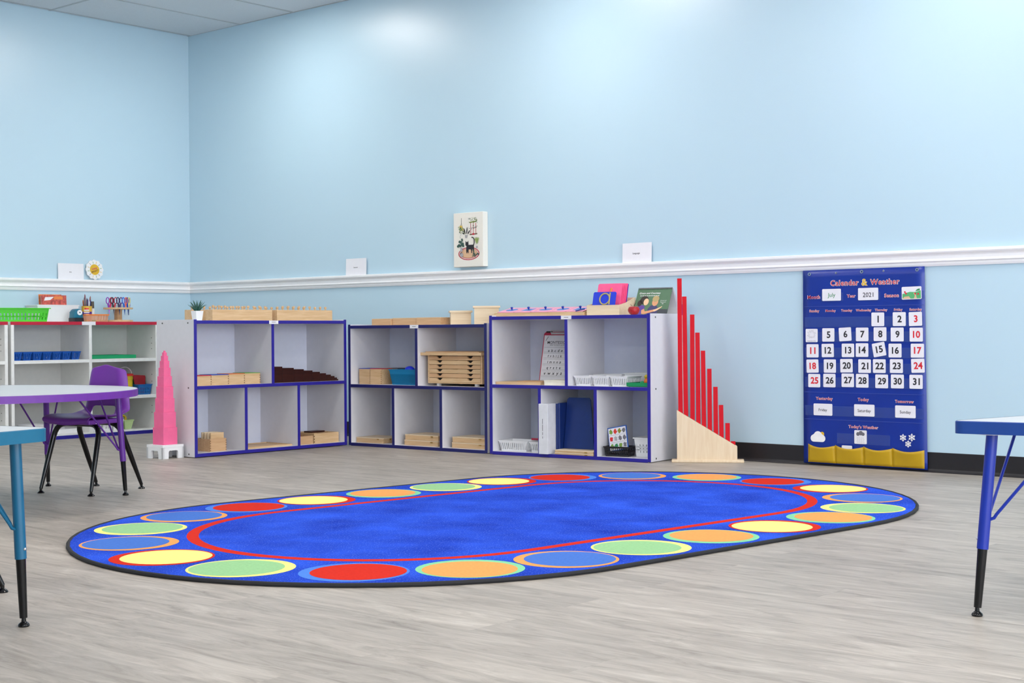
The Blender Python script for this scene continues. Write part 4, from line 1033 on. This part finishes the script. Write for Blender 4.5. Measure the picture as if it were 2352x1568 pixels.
def chair(label, base):
    t = thing('school_chair', label, 'chair', base=base, group='purple classroom chairs')
    # shell: profile in (y,z), front of seat at -y, back at +y
    prof = [(-.165, .318), (-.172, .338), (-.160, .350), (-.11, .352), (-.05, .347), (.0, .345), (.045, .347), (.064, .354), (.079, .370), (.085, .392), (.088, .43), (.091, .48), (.094, .53), (.0955, .553), (.0965, .566)]
    hw = [.138, .143, .147, .150, .152, .152, .150, .147, .142, .137, .130, .122, .114, .108, .101]
    nu = 12; bm = bmesh.new(); G = []
    for (y, z), w_ in zip(prof, hw):
        row = []
        i = prof.index((y, z)); backness = max(0, (z-.36)/.2) if y > .1 else 0
        for k in range(nu+1):
            u = -1+2*k/nu; x = u*w_
            yy, zz = y, z
            if z <= .354: zz += .012*abs(u)**3*(1 if y > -.15 else .3) - .004*(1-u*u)
            else: yy += .030*max(0, (abs(u)-.72)/.28)**2 - .008*abs(u)**2
            if i >= len(prof)-2: zz += (.022 if i == len(prof)-1 else .018)*(1-abs(u)) - .004*max(0, abs(u)-.85)/.15
            if i == 0: zz += .006*abs(u)
            row.append(bm.verts.new((x, yy, zz)))
        G.append(row)
    for i in range(len(G)-1):
        for k in range(nu):
            # opening at the foot of the backrest
            if i in (7, 8) and 3 <= k <= 8: continue
            bm.faces.new((G[i][k], G[i][k+1], G[i+1][k+1], G[i+1][k]))
    bmesh.ops.recalc_face_normals(bm, faces=bm.faces)
    me = bpy.data.meshes.new('seat_shell'); bm.to_mesh(me); bm.free(); me.materials.append(PURP)
    for p in me.polygons: p.use_smooth = True
    o = bpy.data.objects.new('seat_shell', me); COL.objects.link(o); o.parent = t
    so = o.modifiers.new('solid', 'SOLIDIFY'); so.thickness = .007; so.offset = 0
    ss = o.modifiers.new('sub', 'SUBSURF'); ss.levels = 2; ss.render_levels = 2
    q = mb(PURP); q.box(-.125, .125, -.15, .075, .318, .340, .006); q.build('under_rib', t)
    r = .0125
    def U(fl, fr, tl, tr, z):
        pts = []
        def lerp(a, b, u): return tuple(a[i]+(b[i]-a[i])*u for i in range(3))
        A_, B_, C_, D_ = (*fl, .02), (*tl, z), (*tr, z), (*fr, .02)
        pts = [A_, lerp(A_, B_, .45), lerp(A_, B_, .80)]
        b1, b2 = lerp(A_, B_, .80), lerp(B_, C_, .22)
        for u in (.2, .4, .6, .8): 
            p, q_ = lerp(b1, B_, u), lerp(B_, b2, u); pts.append(lerp(p, q_, u))
        pts.append(b2); pts.append(lerp(B_, C_, .78))
        b1, b2 = lerp(B_, C_, .78), lerp(D_, C_, .80)
        for u in (.2, .4, .6, .8):
            p, q_ = lerp(b1, C_, u), lerp(C_, b2, u); pts.append(lerp(p, q_, u))
        pts += [b2, lerp(D_, C_, .45), D_]
        n = len(pts); rs = [r]*n; rs[0] = rs[-1] = r*.62; rs[1] = rs[-2] = r*.95
        return pts, rs
    for (fl, fr, tl, tr) in (((-.158, -.165), (.150, -.165), (-.135, -.085), (.130, -.085)), ((-.142, .172), (.142, .172), (-.130, .035), (.130, .035))):
        pts, rs = U(fl, fr, tl, tr, .318)
        n = len(pts)//2
        # one bent tube per pair of legs, cut in the middle so that each leg is its own part
        h1, h2 = pts[:n+1], pts[n:]
        g1, g2 = rs[:n+1], rs[n:]
        for pp, rr, f in ((h1, g1, fl), (h2, g2, fr)):
            o = mb(BLACKM).tube(pp, rr, 16).build('leg', t, smooth=True)
            q = mb(BLACKM); q.lathe([(.016, 0), (.0165, .003), (.013, .007), (.006, .012), (.006, .024)], 16, True, (f[0], f[1], 0)); q.build('glide', o, smooth=True)
    for x, y in ((-.12, -.10), (.12, -.10), (-.10, .05), (.10, .05)):
        q = mb(CHROME); q.at(T3(x*1.0, y, .3335)); q.lathe([(.006, -.012), (.006, -.003), (.003, -.0)], 10); q.build('rivet', t, smooth=True)
    return t
ch = chair('purple plastic school chair tucked at the round purple table', T3(3.412, -3.118, 0) @ RZ(math.radians(13)))
ch2 = dup(ch, 'chair at the teal table, only one black leg foot in view', T3(5.294, -4.877, 0) @ RZ(math.radians(-20)))

# ------------------------------------------------------------------ things on the walls
def calendar():
    base = T3(5.407, -.012, .011)
    t = thing('calendar_chart', 'blue Calendar and Weather pocket chart hanging on the wall', 'wall chart', base=base)
    W_, H_ = .692, 1.036
    b = mb(CBLUE); n = 26; m_ = 14
    bm = b.bm; G = []
    for j in range(n+1):
        row = []
        for i in range(m_+1):
            x, z = W_*i/m_+.012*(1-j/n)*(i/m_), H_*j/n
            y = -.0015-.0012*math.sin(j*1.1)*math.sin(i*.7)
            row.append(bm.verts.new((x, y, z)))
        G.append(row)
    for j in range(n):
        for i in range(m_): bm.faces.new((G[j][i], G[j][i+1], G[j+1][i+1], G[j+1][i]))
    o = b.build('backing', t, smooth=True)
    so = o.modifiers.new('solid', 'SOLIDIFY'); so.thickness = .002; so.offset = 0
    for x, z, r in ((.040, 1.016, .009), (.198, 1.018, .0055), (.346, 1.020, .009), (.469, 1.020, .0055), (.653, 1.020, .009)):
        q = mb(CHROME); q.at(T3(x, -.0035, z) @ FACE); q.lathe([(r, 0), (r, .0015), (r*.5, .0018), (r*.5, 0)], 18, False); q.build('grommet', t, smooth=30)
    Y = -.0048
    def word(name, txt, cx, cz, w, m=CRED, ow=.045, ext=0):
        q = mb(WINK); q.text(txt, T3(cx, Y, cz) @ FACE, w=w, off=ow*(.7 if txt[0] == 'M' else 1.1), sp=1.12); wide = w*.985
        q.m(m); q.text(txt, T3(cx, Y-.0006, cz) @ FACE, w=wide-.003, off=.014, sp=1.12); q.build(name, t)
    word('title_lettering', 'Calendar', .247, .964, .166); word('title_lettering', '&', .362, .964, .036, YELL); word('title_lettering', 'Weather', .476, .964, .166)
    for s, cx, cz, w in (('Month', .066, .892, .076), ('Year', .285, .894, .052), ('Season', .513, .892, .081), ('Yesterday', .125, .347, .100), ('Today', .352, .347, .063), ('Tomorrow', .581, .345, .103), ("Today's Weather", .351, .203, .169)): word('heading', s, cx, cz, w)
    for s, cx, w in (('Sunday', .069, .060), ('Monday', .165, .061), ('Tuesday', .259, .064), ('Wednesday', .356, .089), ('Thursday', .455, .070), ('Friday', .550, .047), ('Saturday', .645, .068)): word('weekday_heading', s, cx, .816, w, ow=.05)
    for z in (.759, .680, .596, .514, .438, .285):
        mb(CLEARV).box(.012, W_-.012+.008, -.0056, -.0050, z-.028, z+.026).build('clear_pocket', t)
    mb(CLEARV).box(.200, .502, -.0056, -.0050, .113, .168).build('clear_pocket', t)
    for cx, cz in ((.172, .895), (.383, .895), (.624, .895)): mb(CLEARV).box(cx-.062, cx+.068, -.0056, -.0050, cz-.026, cz+.018).build('clear_pocket', t)
    for z in (.841, .382, .237):
        mb(mat('seam_thread', '3c50a8', .6)).box(.008, W_-.002, -.0040, -.0032, z-.001, z+.001).build('seam', t)
    q = mb(WINK); cl = [(.050, .116)]
    for cx, cz, r, a0, a1 in ((.112, .135, .019, -1.57, 1.1), (.087, .147, .026, .45, 2.7), (.062, .135, .019, 2.0, 4.71)):
        cl += [(cx+r*math.cos(a0+(a1-a0)*i/12), cz+r*math.sin(a0+(a1-a0)*i/12)) for i in range(13)]
    q.poly([(x, Y-.0006, z) for x, z in cl[1:]])
    q.m(YELL).poly([(.112+.012*math.cos(2*PI*i/18), Y, .159+.012*math.sin(2*PI*i/18)) for i in range(18)]); q.build('cloud_print', t)
    for cx, cz, r in ((.573, .159, .019), (.621, .162, .020), (.601, .128, .018)):
        q = mb(WINK)
        for k in range(6):
            a = PI/3*k+PI/6; d = (math.cos(a), math.sin(a)); nrm = (-d[1], d[0]); hw_ = .0022; Y = -.0048-.00015*k
            q.poly([(cx+d[0]*r+nrm[0]*hw_, Y, cz+d[1]*r+nrm[1]*hw_), (cx+nrm[0]*hw_, Y, cz+nrm[1]*hw_), (cx-nrm[0]*hw_, Y, cz-nrm[1]*hw_), (cx+d[0]*r-nrm[0]*hw_, Y, cz+d[1]*r-nrm[1]*hw_)])
            c = (cx+d[0]*r*.62, cz+d[1]*r*.62)
            q.poly([(c[0]+nrm[0]*.007, Y-.0010, c[1]+nrm[1]*.007), (c[0]+d[0]*.005, Y-.0010, c[1]+d[1]*.005), (c[0]-nrm[0]*.007, Y-.0010, c[1]-nrm[1]*.007), (c[0]-d[0]*.003, Y-.0010, c[1]-d[1]*.003)])
        q.build('snowflake_print', t)
    # four bulging yellow pockets with scooped tops
    px = [.030, .190, .353, .515, .690]
    for k in range(4):
        q = mb(YPOCK); n = 10; x0, x1 = px[k], px[k+1]; zt = .104
        rows = []
        for j in range(7):
            v = j/6; row = []
            for i in range(n+1):
                u = i/n; top = zt-.014*math.sin(PI*u)-.004*u
                z = .006+(top-.006)*v; y = -.006-.020*v*math.sin(PI*u)**.8-.002
                row.append(q.bm.verts.new((x0+(x1-x0)*u, y, z)))
            rows.append(row)
        for j in range(6):
            for i in range(n): q.bm.faces.new((rows[j][i], rows[j][i+1], rows[j+1][i+1], rows[j+1][i]))
        q.tube([(x0+.002, -.0085, .006), (x0+.002, -.0085, zt)], .0012, 5)
        o = q.build('yellow_pocket', t, smooth=True); s_ = o.modifiers.new('solid', 'SOLIDIFY'); s_.thickness = .0012
    return base
CB = calendar()
CARDS = {1: (0.437, 0.769), 2: (0.556, 0.769), 3: (0.644, 0.769), 4: (0.053, 0.686), 5: (0.152, 0.689), 6: (0.25, 0.692), 7: (0.348, 0.691), 8: (0.449, 0.692), 9: (0.544, 0.69), 10: (0.648, 0.689), 11: (0.058, 0.604), 12: (0.148, 0.606), 13: (0.266, 0.607), 14: (0.347, 0.609), 15: (0.443, 0.612), 16: (0.532, 0.607), 17: (0.654, 0.607), 18: (0.057, 0.522), 19: (0.16, 0.523), 20: (0.257, 0.526), 21: (0.361, 0.525), 22: (0.444, 0.526), 23: (0.539, 0.527), 24: (0.656, 0.53), 25: (0.067, 0.444), 26: (0.157, 0.446), 27: (0.264, 0.449), 28: (0.347, 0.448), 29: (0.457, 0.447), 30: (0.544, 0.448), 31: (0.646, 0.448)}
TILT = {6: 3, 15: 10, 24: 2, 3: 1.5, 18: 1.5, 20: 1, 12: 1}
def card_board(t, w, h):
    b = mb(mat('card_white', 'eae8ee', .4, var=.01)); b.prism(rrect(-w/2, w/2, -h/2, h/2, .005, 3), 0, .0008, 'z'); o = b.build('board', t, rot=(PI/2, 0, 0)); return o
for n, (x, z) in CARDS.items():
    t = thing('date_card', 'white date card %d in the calendar chart' % n if n != 4 else 'white card with fireworks drawing, left of date card 5', 'date card', group='date cards in the calendar chart')
    t.matrix_world = CB @ T3(x, -.0058-.0002*(n % 3), z) @ RY(math.radians(-TILT.get(n, 0)))
    card_board(t, .0715, .0715)
    if n == 4:
        q = mb(GREY)
        for k in range(26):
            a = 2*PI*k/26; r1, r2 = random.uniform(.004, .014), random.uniform(.018, .027)
            q.poly([(r1*math.cos(a), -.0012, .006+r1*math.sin(a)), (r2*math.cos(a-.03), -.0012, .006+r2*math.sin(a-.03)), (r2*math.cos(a+.03), -.0012, .006+r2*math.sin(a+.03))])
        q.m(NBLK).text('Independence Day', T3(0, -.0012, -.030) @ FACE, w=.05); q.build('drawing', t)
    else:
        red = n in (3, 10, 11, 17, 18, 24, 25)
        q = mb(NRED if red else NBLK); q.text(str(n), T3(.002, -.0012, .001) @ FACE, h=.036, off=.028); q.build('numeral', t)
for s, x, z, w, h, tx, m, lb in (('July', .172, .902, .110, .063, .045, GRN, 'white card reading July beside the Month heading'), ('2021', .383, .902, .114, .064, .060, NBLK, 'white card reading 2021 beside the Year heading'),
                                 ('Friday', .118, .290, .111, .063, .050, NBLK, 'white card reading Friday under Yesterday'), ('Saturday', .358, .293, .116, .062, .075, NBLK, 'white card reading Saturday under Today'), ('Sunday', .587, .293, .112, .063, .060, NBLK, 'white card reading Sunday under Tomorrow')):
    t = thing('word_card', lb, 'word card', group='word cards in the calendar chart'); t.matrix_world = CB @ T3(x, -.0060, z); card_board(t, w, h)
    q = mb(m); q.text(s, T3(0, -.0012, -.004) @ FACE, w=tx, off=.006); q.build('lettering', t)
t = thing('season_card', 'white card with green landscape picture under Season', 'picture card'); t.matrix_world = CB @ T3(.624, -.0060, .902) @ RY(-.02); card_board(t, .107, .065)
q = mb(mat('meadow_green', '58b070', .5)); q.poly([(-.05, -.0012, -.029), (.05, -.0012, -.029), (.05, -.0012, .012), (.02, -.0012, .004), (-.01, -.0012, .006), (-.05, -.0012, -.004)])
q.m(mat('path_sand', 'dcb894', .5)).poly([(-.05, -.0014, -.029), (-.005, -.0014, -.029), (-.015, -.0014, -.016), (-.04, -.0014, -.018)]); q.poly([(.012, -.0014, -.029), (.028, -.0014, -.029), (.022, -.0014, .0), (.01, -.0014, .0), (.018, -.0014, -.014)])
q.m(NRED)
for cx, cz in ((-.036, .006), (.02, -.004), (.036, -.006), (-.03, -.002)): q.poly([(cx+.005*math.cos(2*PI*i/8), -.0016, cz+.005*math.sin(2*PI*i/8)) for i in range(8)])
q.m(GRN).poly([(.02, -.0015, .008), (.045, -.0015, .012), (.045, -.0015, .022), (.03, -.0015, .018)]); q.build('landscape_print', t)
t = thing('weather_card', "white rain cloud card under Today's Weather", 'picture card'); t.matrix_world = CB @ T3(.336, -.0062, .152); card_board(t, .071, .072)
q = mb(mat('cloud_grey', '6c6a72', .5))
for cx, cz, r in ((-.014, .016, .010), (.002, .021, .012), (.015, .016, .009)): q.poly([(cx+r*math.cos(2*PI*i/14), -.0012-abs(cx)*.02, cz+r*math.sin(2*PI*i/14)) for i in range(14)])
q.m(GREY)
for k in range(16): cx, cz = -.018+.011*(k % 4)+.004*(k//4 % 2), -.002-.008*(k//4); q.poly([(cx, -.0012, cz), (cx+.0015, -.0012, cz), (cx, -.0012, cz-.005), (cx-.0015, -.0012, cz-.005)])
q.build('rain_print', t)
t = thing('weather_card', 'white card tip sticking out of the second yellow pocket', 'picture card'); t.matrix_world = CB @ T3(.262, -.0150, .085); card_board(t, .06, .04)

def canvas():
    base = T3(2.871, 0, 1.150)
    w, h, d = .258, .352, .048
    t = thing('canvas_print', 'small cream canvas of a black cat among plants', 'picture', base=base)
    mb(mat('canvas_cream', 'eae6dc', .8, bump=.3, scale=400)).box(0, w, -d, -.001, 0, h, .003).build('canvas', t)
    f = T3(.022, -d-.0004, 0) @ FACE
    q = mb(DARK); q.at(f); cnt = [0]
    def el(cx, cy, rx, ry, m, e=0, n=20, rot=0):
        cnt[0] += 1; e = .00003*cnt[0]; q.m(m); q.poly([(cx+rx*math.cos(2*PI*i/n)*math.cos(rot)-ry*math.sin(2*PI*i/n)*math.sin(rot), cy+rx*math.cos(2*PI*i/n)*math.sin(rot)+ry*math.sin(2*PI*i/n)*math.cos(rot), e) for i in range(n)])
    def pg(pts, m, e=0): cnt[0] += 1; e = .00003*cnt[0]; q.m(m); q.poly([(x, y, e) for x, y in pts])
    CR = mat('canvas_red', 'b82838', .6); PE = mat('canvas_peach', 'd8b08c', .6); DG = mat('canvas_dark_green', '34544a', .6); OL = mat('canvas_olive', '7c8c3c', .6); BK = mat('canvas_black', '1e1c24', .6); SG = mat('canvas_sage', '9ab070', .6); PG = mat('canvas_pot_grey', 'a8a4a8', .6)
    # rug
    el(.112, .085, .092, .042, CR, .0002, 28); el(.112, .085, .084, .036, mat('canvas_white', 'f0ece6', .6), .0004, 28); el(.112, .086, .078, .033, CR, .0006, 28); el(.112, .087, .074, .030, PE, .0008, 28)
    # cat
    pg([(.088, .10), (.090, .130), (.105, .142), (.150, .142), (.158, .128), (.157, .098), (.150, .112), (.140, .112), (.134, .098), (.128, .112), (.106, .112), (.102, .096), (.096, .096), (.097, .108)], BK, .001)
    for x in (.090, .102, .133, .150): pg([(x, .088), (x+.007, .088), (x+.009, .116), (x-.001, .116)], BK, .0011)
    el(.096, .147, .014, .014, BK, .0012); pg([(.083, .150), (.084, .170), (.093, .160)], BK, .0012); pg([(.099, .160), (.108, .170), (.109, .150)], BK, .0012)
    q.m(BK); pr = [(.154, .135), (.160, .155), (.160, .175), (.150, .188), (.138, .190)]
    q.tube([(x, y, .001) for x, y in pr], .0032, 6)
    # window
    for x in (.128, .150, .172): pg([(x, .215), (x+.004, .215), (x+.003, .282), (x-.001, .282)], CR, .001)
    pg([(.128, .248), (.176, .251), (.176, .253), (.128, .250)], BK, .0012); pg([(.120, .283), (.180, .288), (.180, .296), (.120, .290)], OL, .0012); pg([(.120, .204), (.186, .207), (.186, .215), (.122, .212)], mat('canvas_umber', '6c5038', .6), .0012); el(.152, .210, .012, .006, CR, .0014)
    rnd = random.Random(3)
    for k in range(26): a = rnd.uniform(0, 6.3); el(.150+rnd.uniform(-.04, .035), .295+rnd.uniform(-.012, .02), .006, .0016, (DG, OL)[k % 2], .0016, 8, a)
    for k in range(10): el(.120+rnd.uniform(-.004, .066), .27+rnd.uniform(-.03, .01), .006, .0014, DG, .0016, 8, rnd.uniform(0, 6))
    # hanging plant
    q.m(BK); q.tube([(.048, .318, .001), (.048, .285, .001)], .0009, 5); q.tube([(.048, .285, .001), (.038, .25, .001)], .0007, 5); q.tube([(.048, .285, .001), (.060, .25, .001)], .0007, 5)
    for k in range(40): el(.048+rnd.gauss(0, .011), .245+rnd.gauss(0, .012), .0055, .003, (OL, DG, SG, YELL)[k % 4], .0014+.0001*k/10, 8, rnd.uniform(0, 6))
    for k in range(8): el(.042+rnd.uniform(-.006, .006), .222-.006*k, .003, .0012, DG, .0014, 8, rnd.uniform(0, 6))
    # dark potted plants
    for dx, L_, a in ((-.008, .04, 1.85), (.004, .045, 1.45), (.014, .03, .9), (-.016, .02, 2.6)): el(.092+dx+math.cos(a)*L_/2, .212+math.sin(a)*L_/2, L_/2, .0045, BK, .0014, 14, a)
    pg([(.084, .188), (.098, .188), (.101, .205), (.081, .205)], PG, .0014); q.m(BK); q.tube([(.084, .188, .0014), (.081, .206, .0014), (.101, .206, .0014), (.098, .188, .0014)], .0007, 5, True)
    for cx, cy in ((.034, .165), (.046, .160), (.028, .142), (.040, .138), (.054, .145), (.064, .150), (.056, .176), (.066, .138), (.020, .135)): el(cx, cy, .008, .010, DG, .0014, 14, cx*60)
    pg([(.038, .10), (.060, .10), (.058, .126), (.042, .126)], PG, .0016); el(.049, .082, .014, .012, BK, .0015); el(.052, .078, .014, .013, PG, .0017)
    for k in range(7): a = 1.57+(k-3)*.16; el(.184+math.cos(a)*.022, .145+math.sin(a)*.022, .023, .003, (SG, OL)[k % 2], .0015, 14, a)
    pg([(.178, .118), (.192, .118), (.194, .132), (.176, .132)], PG, .0016)
    for k in range(9): el(.180+rnd.uniform(-.03, .028), .085+rnd.uniform(-.02, .02), .012, .003, DG, .0018, 10, rnd.uniform(0, 3))
    q.build('cat_picture', t)
canvas()
def rail_card(label, txt, base, w, h, tw, ang=0):
    t = thing('paper_sign', label, 'paper sign', base=base, group='white paper signs on the chair rail')
    mb(PAPER).box(0, w, -.0012, 0, 0, h).build('sheet', t)
    q = mb(DARK); q.text(txt, T3(w*.48, -.0018, h*.46) @ FACE, w=tw, off=.01); q.build('lettering', t)
rail_card('white paper sign on the rail left of the cat canvas', 'Sensorial', T3(1.802, -.012, 1.1315) @ RX(-.03), .207, .116, .040)
rail_card('white paper sign on the rail right of the cat canvas', 'Language', T3(4.204, -.012, 1.1315) @ RX(-.03), .210, .116, .052)
rail_card('white paper sign reading Art on the left wall rail', 'Art', T3(.012, -1.174, 1.1315) @ RZ(PI/2) @ RX(-.03), .212, .115, .020)
def sun_sign():
    base = T3(.026, -.874, 1.1315) @ RZ(PI/2) @ RX(-.10)
    t = thing('sun_sign', 'white round sun sign with yellow centre', 'sign', base=base)
    R = .072; n = 72
    mb(WHITEP).prism([((R+.0035*math.cos(12*2*PI*i/n))*math.cos(2*PI*i/n), R+.0035+(R+.0035*math.cos(12*2*PI*i/n))*math.sin(2*PI*i/n)) for i in range(n)], 0, .008, 'y').build('plaque', t)
    cz = R+.0035; q = mb(YELL); q.poly([(.040*math.cos(2*PI*i/36), -.0006, cz+.040*math.sin(2*PI*i/36)) for i in range(36)]); q.build('yellow_disc', t)
    q = mb(LGRN)
    for k in range(12):
        a = 2*PI*k/12+.2; d = (math.cos(a), math.sin(a)); nn = (-d[1], d[0]); q.m((LGRN, GREY, YELL)[k % 3])
        q.poly([(d[0]*.045+nn[0]*.002, -.0008, cz+d[1]*.045+nn[1]*.002), (d[0]*.062+nn[0]*.0014, -.0008, cz+d[1]*.062+nn[1]*.0014), (d[0]*.062-nn[0]*.0014, -.0008, cz+d[1]*.062-nn[1]*.0014), (d[0]*.045-nn[0]*.002, -.0008, cz+d[1]*.045-nn[1]*.002)])
    q.build('ray_print', t)
    q = mb(mat('magenta_ink', 'c81c64', .5)); q.text('SHINE', T3(-.002, -.0012, cz+.007) @ FACE @ RZ(.25), w=.046, off=.02); q.m(mat('brown_ink', '5a2c1c', .5)); q.text('BRIGHT!', T3(.002, -.0012, cz-.011) @ FACE @ RZ(.3), w=.060, off=.02); q.build('lettering', t)
sun_sign()
